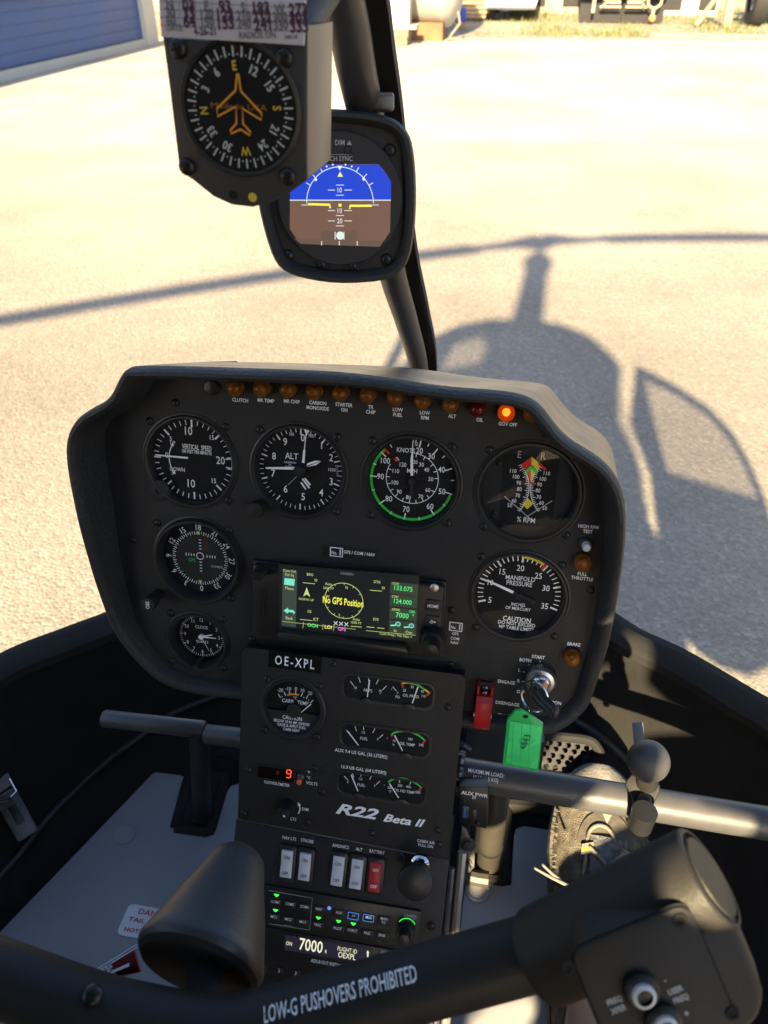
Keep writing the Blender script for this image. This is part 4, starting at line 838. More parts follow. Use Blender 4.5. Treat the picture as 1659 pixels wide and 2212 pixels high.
mb.lathe(Frame(PF.p(cx_-gw_/2-.001,gb_+.008,.006),PF.V,PF.N),[(.0022,0),(.0022,gw_+.002),(0,gw_+.002)],STEEL,12); mb.build('hinge_ears',cg)
mb=MB(); mb.lathe(PF.at(cx_,gt-.005),[(.0035,.003),(.003,.006),(.0016,.007),(.002,.012),(0,.013)],STEEL,14); mb.build('toggle',cg)
# ================================================================== CENTRE CONSOLE
tl=PF.p(*PF.hit((523.6,1397.5),.015),.015)
CF=tilt(tl,R(25)); CW=.1945
con=thing('centre_console','black centre console box with carburettor gauge, twin gauges and R22 Beta II badge','console',CF.p(CW/2,-.17,-.03))
mb=MB(); co_=[(0,-.004),(.004,0),(CW-.004,-.0),(CW,-.004),(CW,-.1728),(.0015,-.1662)][::-1]
cgc=CF.hit(z3(476,455)); cface=plate_with_holes(CF,co_,[[(cgc[0]+.0283*math.cos(2*math.pi*k/48),cgc[1]+.0283*math.sin(2*math.pi*k/48)) for k in range(48)]],-.0025,0,CONS,'face_plate',con)
mb=MB(); 
for x in(.0015,CW-.0035): mb=MB(); mb.box(CF,(x+.001,-.085,-.052),(.002,.166,.098),CONS); mb.build('side_panel',con)
mb=MB(); mb.box(CF,(CW/2,-.003,-.02),(CW-.008,.002,.034),CONS); mb.build('top_panel',con)
screws(CF,z3,[(320,275),(645,318),(303,590),(630,635),(202,837),(613,830),(660,978),(173,1110),(572,1165),(970,1232),(1380,1215),(1442,450),(730,178),(1390,1303)],con)
q=[CF.hit(z3(*p)) for p in((330,105),(655,148),(653,228),(330,185))]; mb=MB(); cx0=(q[0][0]+q[2][0])/2; cy0=(q[0][1]+q[2][1])/2
mb.slab(CF,rrect(cx0,cy0,q[1][0]-q[0][0],.0152,.0004),0,.0007,mat('gloss_black',(.006,.006,.006),.25)); o=mb.build('registration_plate',con); mb=MB(); cap(mb,CF,z3,'OE-XPL',490,170,56,w=.0012,bold=.012,width=.0350,sp=1.35); mb.build('lettering',o,smooth=0)
for L,h,wd in(([('AUX 9.4 US GAL (36 LITERS)',903,737)],21,.0465),([('16.9 US GAL (64 LITERS)',920,839)],21,.040),([('OAT/VOLTMETER',379,926)],18,.0235),([('°F',577,855)],17,None),([('°C',577,888)],17,None),([('VOLTS',596,924)],19,None),([('DIM',556,1085)],19,None),([('LTS',483,1146)],19,None),([('CABIN AIR',1307,1287),('PULL ON',1305,1312)],18,None)):
    caption(CF,z3,L,con,h,bold=.010,width=wd)
mb=MB(); cap(mb,CF,z3,'R22',878,1098,64,w=.0007,bold=.03,shear=.35,width=.0385); mb.build('badge_lettering',con,smooth=0)
mb=MB(); cap(mb,CF,z3,'Beta II',1172,1155,48,w=.0007,bold=.028,shear=.35,width=.037); mb.build('badge_lettering',con,smooth=0)
mb=MB(); seg(mb,CF,z3,(514,1112),(524,1085),7,WHITE); seg(mb,CF,z3,(524,1085),(520,1060),7,WHITE); ppoly(mb,CF,z3,[(511,1040),(509,1066),(530,1060)],WHITE); mb.build('dimmer_arrow',con,smooth=0)
# carburettor temperature
c=CF.hit(z3(476,455)); t,d,f,w=gauge('carburettor_temperature_gauge','small round CARB. TEMP gauge with orange arc and caution text',CF,c,.0283,group='round gauges on the centre console',wd=-.006,rim=.004)
mb=MB(); 
for a,b in(((388,368),(402,390)),((425,355),(434,378)),((457,350),(460,370)),((497,348),(497,368)),((540,360),(530,383)),((573,377),(562,397)),((606,405),(588,424))): seg(mb,f,z3,a,b,5,WHITE,w=w)
for p in((412,380),(548,386),(578,403)): seg(mb,f,z3,p,(p[0]-2,p[1]+6),4,WHITE,w=w)
mb.build('tick_marks',d,smooth=0); mb=MB(); segs(mb,f,z3,[(444,374),(462,370),(480,369),(498,370),(516,374)],11,ORNG,w=w); mb.build('coloured_arc',d,smooth=0)
mb=MB()
for st,x,y,h in(('-20',401,343,22),('-10',450,334,22),('0',498,335,23),('10',540,345,22),('20',586,363,22),('°C',493,392,17),('CARB.  TEMP',493,417,23)): cap(mb,f,z3,st,x,y,h,w=w,bold=.004)
mb.build('lettering',d,smooth=0)
mb=MB(); hv=f.hit(z3(476,480),w+.003)[1]; rr=.0252; pts=[(rr*math.cos(a),rr*math.sin(a)) for a in[R(180-0)+k*math.pi/24 for k in range(25)]]; a0=math.asin(max(-1,min(1,hv/rr)))
pts=[(rr*math.cos(a),rr*math.sin(a)) for a in[math.pi-a0+(math.pi+2*a0)*k/28 for k in range(29)]]; mb.slab(f,pts,w,w+.003,BEZEL); lp=mb.build('lower_plate',d)
mb=MB()
for st,x,y,h,wd in(('CAUTION',475,517,23,.0175),('BELOW 18 IN. MP, IGNORE',472,544,17,.0325),('GAGE & APPLY FULL',471,567,17,.026),('CARB HEAT',470,591,17,.0150)): cap(mb,f,z3,st,x,y,h,w=w+.0034,bold=.014,width=wd)
mb.build('caution_lettering',t,smooth=0)
mb=MB(); seg(mb,f,z3,(592,430),(525,487),7,WHITE,w=w+.0018,wd2=4); mb.build('needle',t,smooth=0); mb=MB(); mb.lathe(f.at(*f.hit(z3(478,482))),[(.0066,w),(.0066,w+.0034),(.006,w+.004),(0,w+.004)],BEZEL,28); mb.build('needle_hub',t)
# twin gauges
def twin(label,c,corner,ticks,needles,arcs,texts,hubs):
    c=CF.hit(z3(*c)); f=CF.at(*c); t=thing('twin_gauge',label,'gauge',f.O,'twin gauges on the centre console'); W_,H_=.0795,.0232
    mb=MB(); o1=rrect(0,0,W_+.002,H_+.002,.0075,6); o2=rrect(0,0,W_-.002,H_-.002,.0065,6); o3=rrect(0,0,W_-.004,H_-.004,.006,6)
    mb.loft([[f.p(u,v,z) for u,v in o] for o,z in((o1,.0002),(o1,.0009),(o2,.0009),(o3,-.0000)) ] ,BEZEL); mb.build('frame',t)
    mb=MB(); mb.poly(f,o3,.0003,DIAL); d=mb.build('dial',t,smooth=0); w=.0007
    mb=MB()
    for a,b in ticks: seg(mb,f,z3,a,b,4,WHITE,w=w)
    mb.build('tick_marks',d,smooth=0); mb=MB()
    for pts,m in arcs: segs(mb,f,z3,pts,11,m,w=w)
    mb.build('coloured_arc',d,smooth=0); mb=MB()
    for st,x,y,h in texts: cap(mb,f,z3,st,x,y,h,w=w+.0002,bold=.002)
    mb.build('lettering',d,smooth=0)
    for a,b in needles: mb=MB(); seg(mb,f,z3,a,b,8,WHITE,w=w+.0012,wd2=6); mb.build('needle',t,smooth=0)
    for h in hubs:
        q=f.hit(z3(*h)); mb=MB(); r=.006; pts=[(q[0]+r*math.cos(a),q[1]-.002+r*.75*math.sin(a)) for a in[k*math.pi/14 for k in range(15)]]; mb.slab(f,pts,.0003,.0024,BEZEL,.0004); mb.build('needle_hub',t)
    mb=MB(); mb.poly(f,rrect(0,0,W_-.0025,H_-.0025,.006,6),.0033,GLASS); mb.build('glass',t,smooth=0)
twin('twin gauge window marked AMPS and OIL PRESS',(1068,352),0,[((835,287),(857,315)),((888,262),(898,295)),((950,260),(950,288)),((1012,278),(997,307)),((1062,317),(1037,342)),((1100,322),(1122,348)),((1092,336),(1095,339))],[((956,280),(942,388)),((1258,322),(1222,425))],
 [([(1158,302),(1175,298),(1192,297),(1208,299),(1225,303)],YEL),([(1225,303),(1245,308),(1262,315),(1280,327),(1298,340)],GRN),([(1298,340),(1315,351),(1332,364)],YEL),([(1157,300),(1163,330)],RED),([(1334,357),(1310,379)],RED)],
 [('70',867,329,16),('-',866,346,12),('AMPS',945,345,18),('70',1023,350,16),('+',1022,366,12),('0',1130,360,15),('PSI',1130,386,17),('25',1173,345,16),('55',1222,324,15),('95',1285,352,15),('115',1293,381,15),('OIL PRESS',1213,380,18)],[(938,405),(1205,440)])
twin('twin gauge window marked FUEL and OIL TEMP',(1050,655),0,[((812,592),(830,616)),((865,567),(875,598)),((919,560),(919,592)),((990,580),(976,610)),((1040,620),(1015,642)),((1064,641),(1067,644))],[((822,602),(888,688)),((1112,625),(1162,722))],
 [([(1090,624),(1105,611),(1120,605),(1140,601),(1160,600),(1190,601),(1215,606),(1240,615),(1265,628),(1285,643),(1303,660)],GRN),([(1306,655),(1283,676)],RED),([(1092,626),(1097,632)],RED)],
 [('1/2',918,607,15),('FUEL',922,645,18),('F',1008,650,15),('75',1109,660,15),('°F',1104,685,14),('180',1211,648,16),('245',1277,685,16),('OIL TEMP',1190,680,18)],[(920,705),(1185,745)])
twin('twin gauge window marked FUEL and CYL HD TEMP',(1028,952),0,[((798,878),(820,902)),((848,857),(858,885)),((902,855),(902,882)),((970,873),(957,900)),((1020,910),(997,932)),((1046,933),(1049,936)),((1138,897),(1144,920)),((1215,910),(1205,932))],[((842,870),(884,972)),((1080,925),(1138,1015))],
 [([(1072,917),(1088,905),(1105,898),(1125,893),(1145,892),(1168,894),(1190,899),(1215,908),(1240,920),(1260,934),(1280,951)],GRN),([(1283,948),(1258,971)],RED)],
 [('E',822,914,15),('1/2',901,896,15),('FUEL',905,934,18),('F',989,940,15),('200',1083,950,15),('°F',1083,975,14),('300',1145,937,16),('400',1198,945,16),('500',1256,979,16),('CYL HD TEMP',1170,972,17)],[(890,995),(1160,1030)])
# voltmeter
q=[CF.hit(z3(*p)) for p in((262,808),(497,838),(492,912),(262,885))]; cx0=(q[0][0]+q[2][0])/2; cy0=(q[0][1]+q[2][1])/2; wd=q[1][0]-q[0][0]
vm=thing('voltmeter','small dark readout window with glowing red digit nine','voltmeter',CF.p(cx0,cy0,0)); mb=MB(); mb.slab(CF,rrect(cx0,cy0,wd,.0128,.001),0,.0012,BEZEL,.0003); mb.build('frame',vm)
mb=MB(); mb.poly(CF,rrect(cx0,cy0,wd-.002,.0112,.0006),.0014,mat('smoked_window',(.006,.003,.003),.15)); mb.build('window',vm,smooth=0)
def seven(mb,f,c,h,on,m,w,sl=.1):
    a=h*.27; b=h*.5; S={'a':((-a,b),(a,b)),'b':((a,b),(a,0)),'c':((a,0),(a,-b)),'d':((-a,-b),(a,-b)),'e':((-a,0),(-a,-b)),'f':((-a,b),(-a,0)),'g':((-a,0),(a,0))}
    for k in on:
        p,q=S[k]; p=Vector((c[0]+p[0]+p[1]*sl,c[1]+p[1])); q=Vector((c[0]+q[0]+q[1]*sl,c[1]+q[1])); d=(q-p)*.09; mb.line(f,p+d,q-d,h*.12,w,m)
mb=MB(); c=CF.hit(z3(456,858)); seven(mb,CF,c,.0075,'abcdfg',LEDRED,.0018); mb.build('digit',vm,smooth=0)
mb=MB(); c=CF.hit(z3(384,858)); seven(mb,CF,c,.0050,'abg',LEDDIM,.0018); mb.build('digit',vm,smooth=0)
c=CF.hit(z3(530,880)); f=CF.at(*c); tgl=thing('toggle_switch','tiny toggle switch with orange tip beside the word VOLTS','switch',f.O)
mb=MB(); mb.lathe(f,[(.0032,0),(.0032,.002),(.0022,.003),(0,.003)],DSTEEL,16); mb.build('collar',tgl); a=f.p(0,0,.002); b=f.p(*f.hit(z3(517,918),.012),.012); mb=MB(); mb.tube([a,a.lerp(b,.5),a.lerp(b,.55),b,b+(b-a)*.08],[.0013,.0015,.0021,.0024,.0012],mat('orange_tip',(.75,.13,.04),.4),12); mb.build('lever',tgl)
c=CF.hit(z3(443,1062)); f=CF.at(*c); dm=thing('dimmer_knob','ribbed black dimmer knob with white index dot beside LTS','knob',f.O); mb=MB(); mb.lathe(f,[(.0072,0),(.0072,.002),(.0068,.003),(.0064,.014),(.0056,.0155),(0,.0158)],BLKPL,28)
for k in range(20): a=k*math.pi/10; mb.box(Frame(f.p(.0067*math.cos(a),.0067*math.sin(a),.008),f.U*math.cos(a)+f.V*math.sin(a),f.V*math.cos(a)-f.U*math.sin(a)),(0,0,0),(.0006,.0009,.011),BLKPL)
mb.build('cap',dm); mb=MB(); mb.disc(f,.0010,.0162,WHITE,14,f.hit(z3(424,1128),.0162)); mb.disc(f,.0008,.0003,LEDBLU,12,f.hit(z3(447,1029),.0003)); mb.build('index_dot',dm,smooth=0)

# ================================================================== LOWER CONSOLE
br=CF.p(CW,-.1755,0); SF=tilt(br-Vector((CW,0,0))+Vector((0,.004,-.002)),R(38))
lc=thing('lower_console','black lower console with rocker switches, radio stack and cabin air knob','console',SF.p(CW/2,-.1,-.05))
mb=MB(); mb.slab(SF,[(-.002,-.34),(CW+.001,-.34),(CW+.001,-.002),(-.002,.005)],-.0025,-.0002,CONS,.0006); mb.build('face_plate',lc)
for x in(-.001,CW): mb=MB(); mb.box(SF,(x,-.168,-.06),(.002,.33,.114),CONS); mb.build('side_panel',lc)
mb=MB(); mb.tube([SF.p(CW+.004,-.01,-.006),SF.p(CW+.004,-.33,-.006)],.003,DSTEEL,8); mb.tube([SF.p(CW+.012,-.0,-.02),SF.p(CW+.013,-.33,-.025)],.0045,mat('bright_edge',(.3,.28,.25),.35,.7),8); mb.build('edge_trim',lc)
screws(SF,z4,[(1155,435),(1340,862)],lc,1.15)
for st,x,y in(('NAV LTS',457,317),('STROBE',568,333),('AVIONICS',776,367),('ALT',891,386),('BATTERY',1003,402)): caption(SF,z4,[(st,x,y)],lc,18,bold=.01)
# rocker switches
WPL=mat('rocker_white',(.62,.63,.66),.42,var=.05); RPL=mat('rocker_red',(.45,.02,.025),.4,var=.06); INK=mat('rocker_ink',(.02,.02,.02),.6)
def rocker(zp,red,up,label):
    c=SF.hit(z4(*zp)); f=SF.at(*c); t=thing('rocker_switch',label,'switch',f.O,'rocker switches on the lower console'); w,h=.0165,.0335
    mb=MB(); mb.slab(f,rrect(0,0,w,h,.003),-.0002,.0032,BLKPL,.0012); mb.build('housing',t)
    rw,rh=.0106,.0250; m=RPL if red else WPL; rows=[]
    s=1 if up else -1
    for y,z in((-rh/2,.002),(-rh/2,.0048+.0012*s*-1),(-rh*.42,.0056+.0010*-s),(-rh*.2,.0050-.0004*s),(0,.0044),(rh*.2,.0050+.0004*s),(rh*.42,.0058+.0010*s),(rh/2,.0050+.0012*s),(rh/2,.002)):
        rows.append([f.p(x,y,z if abs(x)<rw*.45 else z-.0007) for x in(-rw/2,-rw*.44,rw*.44,rw/2)])
    mb=MB(); mb.loft(rows,m,closed=False); rk=mb.build('rocker',t,smooth=50)
    for r_ in(-1,1): mb=MB()
    mb=MB(); im=WHITE if red else INK; mb.text(f,(0,rh*.27),'ON',.0028,.0064+.0004*s,im,bold=.01); mb.text(f,(0,-rh*.30),'OFF',.0028,.0064-.0004*s,im,bold=.01); mb.build('lettering',rk,smooth=0)
rocker((447,466),0,True,'white rocker switch below the words NAV LTS'); rocker((559,484),0,True,'white rocker switch below the word STROBE')
rocker((764,508),0,False,'white rocker switch below the word AVIONICS'); rocker((879,527),0,False,'white rocker switch below ALT, next to red switch'); rocker((993,545),1,False,'red rocker switch below the word BATTERY')
c=SF.hit(z4(1272,470)); f=SF.at(*c); ca=thing('cabin_air_knob','round black pull knob on chrome shaft below CABIN AIR','knob',f.O)
# the shaft leans along the face normal
tipw=.045
mb=MB(); mb.lathe(f,[(.0085,0),(.0085,.004),(.0065,.006),(.0065,.03),(0,.03)],CHROME,28); mb.build('shaft',ca)
mb=MB(); c2=f.hit(z4(1240,597),.034); mb.lathe(f.at(c2[0],c2[1]*.55),[(.004,.02),(.012,.026),(.0152,.031),(.0155,.035),(.0148,.0375),(.012,.039),(0,.0395)],BLKPL,40); mb.build('knob',ca)
# audio panel
def unit(name,label,cat,px,zf,fr,dw):
    q=[fr.hit(zf(*p)) for p in px]; y1=(q[0][1]+q[1][1])/2; y0=(q[2][1]+q[3][1])/2; x1=(q[1][0]+q[2][0])/2; x0=x1-.158
    t=thing(name,label,cat,fr.p((x0+x1)/2,y0,0)); mb=MB(); mb.slab(fr,rrect((x0+x1)/2,(y0+y1)/2,x1-x0,y1-y0,.0015),-.0008,dw,BLKPL,.0008); mb.build('case',t); return t,x0,x1,y0,y1
AP=SF.at(0,0,.003)
au,x0,x1,y0,y1=unit('audio_panel','black audio selector panel with rows of keys and green arrows','radio',[(600,660),(1275,748),(1262,1003),(360,882)],z4,SF,.003)
def key(fr,parent,x,y,st,w=.0118,h=.0068,m=WHITE,hh=15,lines=None,zf=z4):
    c=fr.hit(zf(x,y)); mb=MB(); mb.slab(fr,rrect(*c,w,h,.001),0,.0011,BEZEL,.0004); o=mb.build('key',parent); mb=MB()
    if lines:
        for s_,xx,yy in lines: cap(mb,fr,zf,s_,xx,yy,hh,m,w=.0014,bold=.006)
    else: cap(mb,fr,zf,st,x,y,hh,m,w=.0014,bold=.006)
    mb.build('lettering',o,smooth=0)
for st,x,y in(('COM1',368,713),('COM2',459,727),('COM3',550,744),('MIC1',360,806),('MIC2',450,822),('MIC3',540,838),('NAV',641,758),('TRFC',632,857),('AUX',766,780),('PILOT',757,878),('COPLT',849,891),('PASS',941,908),('SPKR',1033,922)): key(AP,au,x,y,st)
key(AP,au,1045,829,'',h=.0085,lines=[('MAN',1046,818),('SQ',1043,839)]); key(AP,au,950,810,'MUS',m=em('key_blue_white',(.5,.75,.95),.7)); key(AP,au,856,797,'J d')
mb=MB()
for x,y in((950,810),(856,797)):
    c=AP.hit(z4(x,y)); o1=rrect(*c,.0098,.0062,.001); o2=rrect(*c,.0090,.0054,.0008); mb.loft([[AP.p(u,v,.0013) for u,v in o] for o in(o1,o2)],LEDBLU)
mb.build('key_outline',au)
mb=MB()
for x,y in((378,670),(372,764),(639,811),(764,832),(856,848)): c=AP.hit(z4(x,y)); mb.poly(AP,[(c[0]-.0026,c[1]+.001),(c[0]-.0013,c[1]-.0006),(c[0],c[1]-.0016),(c[0]+.0013,c[1]-.0006),(c[0]+.0026,c[1]+.001)],.0006,LEDGRN)
mb.build('green_arrow',au,smooth=0)
mb=MB(); mb.disc(AP,.0017,.0006,LEDBLU,18,AP.hit(z4(706,750))); mb.build('status_light',au,smooth=0); mb=MB(); mb.disc(AP,.0020,.0006,BEZEL,18,AP.hit(z4(700,812))); mb.build('jack',au,smooth=0)
mb=MB(); cap(mb,AP,z4,'GARMIN',1208,799,16,PALEG,w=.0005,bold=.01); cap(mb,AP,z4,'GMA 350c',1216,816,10,PALEG,w=.0005); DGN=mat('dim_green_print',(.03,.16,.05),.6)
for st,x,y,h in(('VOL',1098,922,12),('CRSR',1095,970,11),('DIST',1205,985,11),('HI-Z',1018,957,11)): cap(mb,AP,z4,st,x,y,h,DGN,w=.0005)
mb.build('lettering',au,smooth=0)
mb=MB(); segs(mb,AP,z4,[(330,642),(600,690),(583,888),(330,848)],3,PALEG,w=.0005); cap(mb,AP,z4,'SPLIT COM',450,862,9,PALEG,w=.0006); mb.build('key_group_outline',au,smooth=0)
c=AP.hit(z4(1187,872)); f=AP.at(*c); mb=MB(); mb.lathe(f,[(.0078,0),(.0078,.010),(.007,.0115),(.0055,.0115),(.0053,.021),(.0045,.0225),(0,.023)],BLKPL,28); mb.build('volume_knob',au); mb=MB(); mb.arc(f,(0,0),.0079,.0084,R(30),R(150),.0005,LEDGRN,20); mb.build('glow_ring',au,smooth=0)
# transponder
tr,x0,x1,ty0,ty1=unit('transponder','black transponder with pale 7000 code display above number keys','radio',[(600,925),(1262,1012),(1255,1300),(360,1200)],z4,SF,.003)
mb=MB(); ppoly(mb,AP,z4,[(432,918),(425,1012),(965,1100),(970,1003)],em('display_dark',(.012,.010,.022),1),w=.0004); ds=mb.build('display',tr,smooth=0)
mb=MB()
for st,x,y,h,b in(('7000',592,985,66,.012),('ON',455,972,22,0),('R',685,1022,20,0),('FLIGHT ID',818,1013,24,0),('OEXPL',815,1049,32,.006)): cap(mb,AP,z4,st,x,y,h,PALEY,w=.0008,bold=b,xs=.75)
seg(mb,AP,z4,(945,1058),(945,1030),9,PALEY,w=.0008); ppoly(mb,AP,z4,[(945,1014),(936,1031),(955,1031)],PALEY,w=.0008); mb.build('code_readout',ds,smooth=0)
mb=MB(); ppoly(mb,AP,z4,[(580,1066),(578,1092),(825,1124),(828,1098)],BLKPL,w=.0006); cap(mb,AP,z4,'ADS-B OUT INSTALLED',702,1096,20,w=.001,bold=.014,width=.0325); mb.build('install_placard',tr,smooth=0)
for k,(st,x,y) in enumerate((('1',290,1122),('2',393,1140),('3',496,1158),('4',600,1177),('5',704,1195))): key(AP,tr,x,y,st,w=.008,h=.007,hh=20)
mb=MB(); cap(mb,AP,z4,'GARMIN',1175,1036,15,PALEG,w=.0006,bold=.008); mb.build('maker_name',tr,smooth=0); mb=MB(); mb.slab(AP,rrect(*AP.hit(z4(1047,1027)),.006,.003,.0008),0,.001,PALEG,.0003); mb.build('mode_key',tr)

# ================================================================== COMPASS
c0=at(505,250,.36); KF2=tilt(c0,R(2),R(0)).rot(R(1.5)); cmp_=thing('magnetic_compass','vertical card compass with orange aircraft outline and correction card','compass',KF2.p(0,-.04,-.02))
op=[KF2.hit(p) for p in((350,80),(366,200),(385,356),(420,393),(460,425),(500,443),(545,448),(590,436),(632,412),(664,388),(661,240),(658,99))]
CB=mat('compass_body',(.036,.036,.037),.55,bump=.15,bscale=500,var=.1); 
mb=MB(); mb.slab(KF2,op,-.032,0,CB,.0012); mb.build('case',cmp_)
fc=KF2.at(*KF2.hit(zid(520,236))); f=fc
mb=MB(); mb.lathe(f,[(.0292,0),(.0292,.0012),(.0285,.0018),(.0270,.0012),(.0262,-.002)],BEZEL,64,cap=False); mb.build('bezel',cmp_)
mb=MB(); mb.disc(f,.0264,.0004,DIAL,64); dd=mb.build('card',cmp_,smooth=0)
CW_=mat('compass_white',(.55,.6,.6),.6); CO=mat('compass_orange',(.85,.36,.03),.55); CY=mat('compass_yellow',(.7,.5,.05),.55)
mb=MB(); mb.ticks(f,(0,0),.0212,.0255,[R(10*k+1) for k in range(36)],.0007,.0008,CW_)
for k in range(36): mb.disc(f,.00035,.0008,CW_,8,(.0222*math.cos(R(10*k+6)),.0222*math.sin(R(10*k+6))))
mb.build('tick_marks',dd,smooth=0); mb=MB(); mb2=MB()
for k,st in enumerate(('E','12','15','S','21','24','W','30','33','N','3','6')):
    a=R(90-30*k+1.5); (mb2 if st in 'ESWN' else mb).text(f,(.0178*math.cos(a),.0178*math.sin(a)),st,.0037,.0008,CY if st in 'ESWN' else CW_,rot=a-math.pi/2,bold=.02)
mb.build('numerals',dd,smooth=0); mb2.build('cardinal_letters',dd,smooth=0)
mb=MB(); pl_=[(553,372),(545,455),(452,545),(455,585),(548,535),(550,620),(520,655),(523,672),(570,650),(618,680),(620,662),(583,622),(580,545),(675,603),(677,570),(572,458),(560,372)]
segs(mb,f,z5,pl_+[pl_[0]],9,CO,w=.001); cap(mb,f,z5,'Made in USA',562,535,24,m=mat('compass_dim_orange',(.35,.14,.02),.6),w=.0009,rot=R(-3),width=.027); mb.build('aircraft_outline',dd,smooth=0)
mb=MB(); mb.disc(f,.0263,.0015,GLASS,56); mb.build('glass',cmp_,smooth=0)
screws(KF2,zid,[(385,105),(615,124),(404,360),(622,381)],cmp_,1.25)
mb=MB(); mb.disc(KF2,.0022,.0003,SLOT,14,KF2.hit(zid(504,421))); mb.disc(KF2,.0022,.0003,CY,14,KF2.hit(zid(546,426))); mb.build('trim_hole',cmp_,smooth=0)
cq=[KF2.hit(p,.001) for p in((340,-60),(350,79),(657,98),(663,-45))]; mb=MB(); mb.slab(KF2,cq,.0003,.0018,mat('card_paper',(.5,.5,.56),.6),.0002); ck=mb.build('correction_card',cmp_)
mb=MB(); GR=mat('card_grey_print',(.16,.16,.18),.7); HW=mat('card_ink',(.08,.03,.07),.7)
rows=[('N','03','E','93','S','183','W','273'),('30','33','120','123','210','212','300','303'),('60','64','150','153','240','241','330','333')]
for j,rw in enumerate(rows):
    for i,st in enumerate(rw):
        x=(45,105,180,250,300,400,455,520)[i]; xx=z5(215+i*92+j*3,22+j*40+i*4); cap(mb,KF2,zid,st,*xx,17 if i%2==0 else 22,GR if i%2==0 else HW,w=.0021,bold=.03)
for st,x,y,h,m in(('DATE:',240,140,22,GR),('4-26-21',390,158,26,HW),('RADIOS ON',655,176,24,GR),('DMG-49',825,186,13,GR)): cap(mb,KF2,z5,st,x,y,h*1.15,m,w=.0021,bold=.02)
for j in range(4): seg(mb,KF2,z5,(165,6+j*40),(890,40+j*40),3,GR,w=.002)
for x in(265,345,430,520,605,700,780): seg(mb,KF2,z5,(x-4,0),(x,135),2,GR,w=.002)
mb.build('lettering',ck,smooth=0)
# neck that joins the compass to the bow
mb=MB(); a=KF2.p(.012,.02,-.03); mb.tube([a,Vector((0,.47,1.49)),Vector((0,.5,1.49))],.012,CB,12); mb.build('mount',cmp_)
# housing behind the face, aluminium side
mb=MB(); bx=[KF2.hit(p) for p in((520,60),(664,56),(664,385),(630,412),(560,440),(470,425),(400,380),(390,120))][::-1]; mb.slab(KF2,bx,-.050,-.0005,mat('anodised_grey',(.10,.095,.09),.4,.5,var=.1),.001); mb.build('housing',cmp_)

# ================================================================== ATTITUDE DISPLAY
c0=at(735,425,.515); AF=tilt(c0,R(8),YAW); ad=thing('attitude_display','rounded black display pod showing blue sky and brown ground horizon','display',AF.p(0,-.06,-.03))
ap=[(560,455),(552,380),(560,310),(585,262),(640,240),(720,236),(800,244),(850,258),(880,285),(893,325),(899,400),(897,480),(888,545),(868,585),(830,606),(740,613),(665,604),(612,585),(585,545)]
au_=[AF.hit(p) for p in ap][::-1]; au_=smooth_closed([Vector((*p,0)) for p in au_],3); au_=[(p.x,p.y) for p in au_]
mb=MB(); B2=mat('pod_black',(.02,.02,.021),.55,bump=.3,bscale=400)
mb.loft([[AF.p(u,v,w) for u,v in o] for o,w in((offset(au_,-.012),-.052),(offset(au_,-.003),-.04),(au_,-.015),(au_,-.002),(offset(au_,-.0015),.001),(offset(au_,-.004),.001),(offset(au_,-.007),-.003),(offset(au_,-.008),-.008))],B2,cap0=True,cap1=True); mb.build('pod',ad)
c=AF.hit(zid(735,432),-.006); f=AF.at(c[0],c[1],-.0075); 
mb=MB(); mb.lathe(f,[(.0425,0),(.0425,.0035),(.0418,.0042),(0,.0042)],mat('display_bezel',(.026,.026,.029),.45),72); mb.build('bezel',ad); F2=f.at(0,0,.0042)
so_=[F2.hit(z5(*p)) for p in((1265,825),(1300,868),(1327,912),(1322,1165),(1270,1240),(870,1225),(818,1150),(820,960),(880,865),(920,825))][::-1]
mb=MB(); mb.poly(F2,so_,.0004,SBROWN); sc_=mb.build('screen',ad,smooth=0)
mb=MB(); ppoly(mb,F2,z5,[(1265,827),(920,827),(880,866),(820,960),(819,1006),(1326,1006),(1327,912),(1300,869)][::1],SBLUE,w=.0006); mb.build('sky_half',sc_,smooth=0)
mb=MB(); ppoly(mb,F2,z5,[(838,1198),(872,1225),(1268,1240),(1292,1210)],SBROWN2,w=.0006); o=[F2.hit(z5(1066,1183),.0006)]; mb.poly(F2,rrect(*o[0],.0255,.0062,.003),.0006,SBROWN2); mb.build('slip_strip',sc_,smooth=0)
mb=MB(); w=.0008
seg(mb,F2,z5,(818,1006),(1326,1006),4,SWHITE,w=w); ca_=F2.hit(z5(1071,1022),w); ra=.0228; mb.arc(F2,ca_,ra-.0005,ra,R(0),R(180),w,SWHITE,40)
for a in(60,45,30,120,135,150): mb.ticks(F2,ca_,ra,ra+.003,[R(a)],.0005,w,SWHITE)
for a in(80,70,100,110): mb.disc(F2,.0006,w,SWHITE,8,(ca_[0]+(ra+.0015)*math.cos(R(a)),ca_[1]+(ra+.0015)*math.sin(R(a))))
for x,y in((948,902),(1190,900)): mb.disc(F2,.001,w,SWHITE,12,F2.hit(z5(x,y),w))
ppoly(mb,F2,z5,[(1055,833),(1069,856),(1083,833)],SWHITE,w=w)
for y,L_ in((930,20),(981,20),(1083,20),(1135,20)): seg(mb,F2,z5,(1070-L_,y),(1070+L_,y),3,SWHITE,w=w)
for y in(955,1058,1110):
    seg(mb,F2,z5,(1010,y),(1045,y),3,SWHITE,w=w); seg(mb,F2,z5,(1092,y),(1130,y),3,SWHITE,w=w)
seg(mb,F2,z5,(877,1030),(908,1030),3,SWHITE,w=w); seg(mb,F2,z5,(1232,1030),(1265,1030),3,SWHITE,w=w)
for st,x,y in(('10',1069,955),('10',1069,1058),('20',1069,1110)): cap(mb,F2,z5,st,x,y,22,SWHITE,w=w)
mb.disc(F2,.0027,w,SWHITE,24,F2.hit(z5(1071,1184),w))
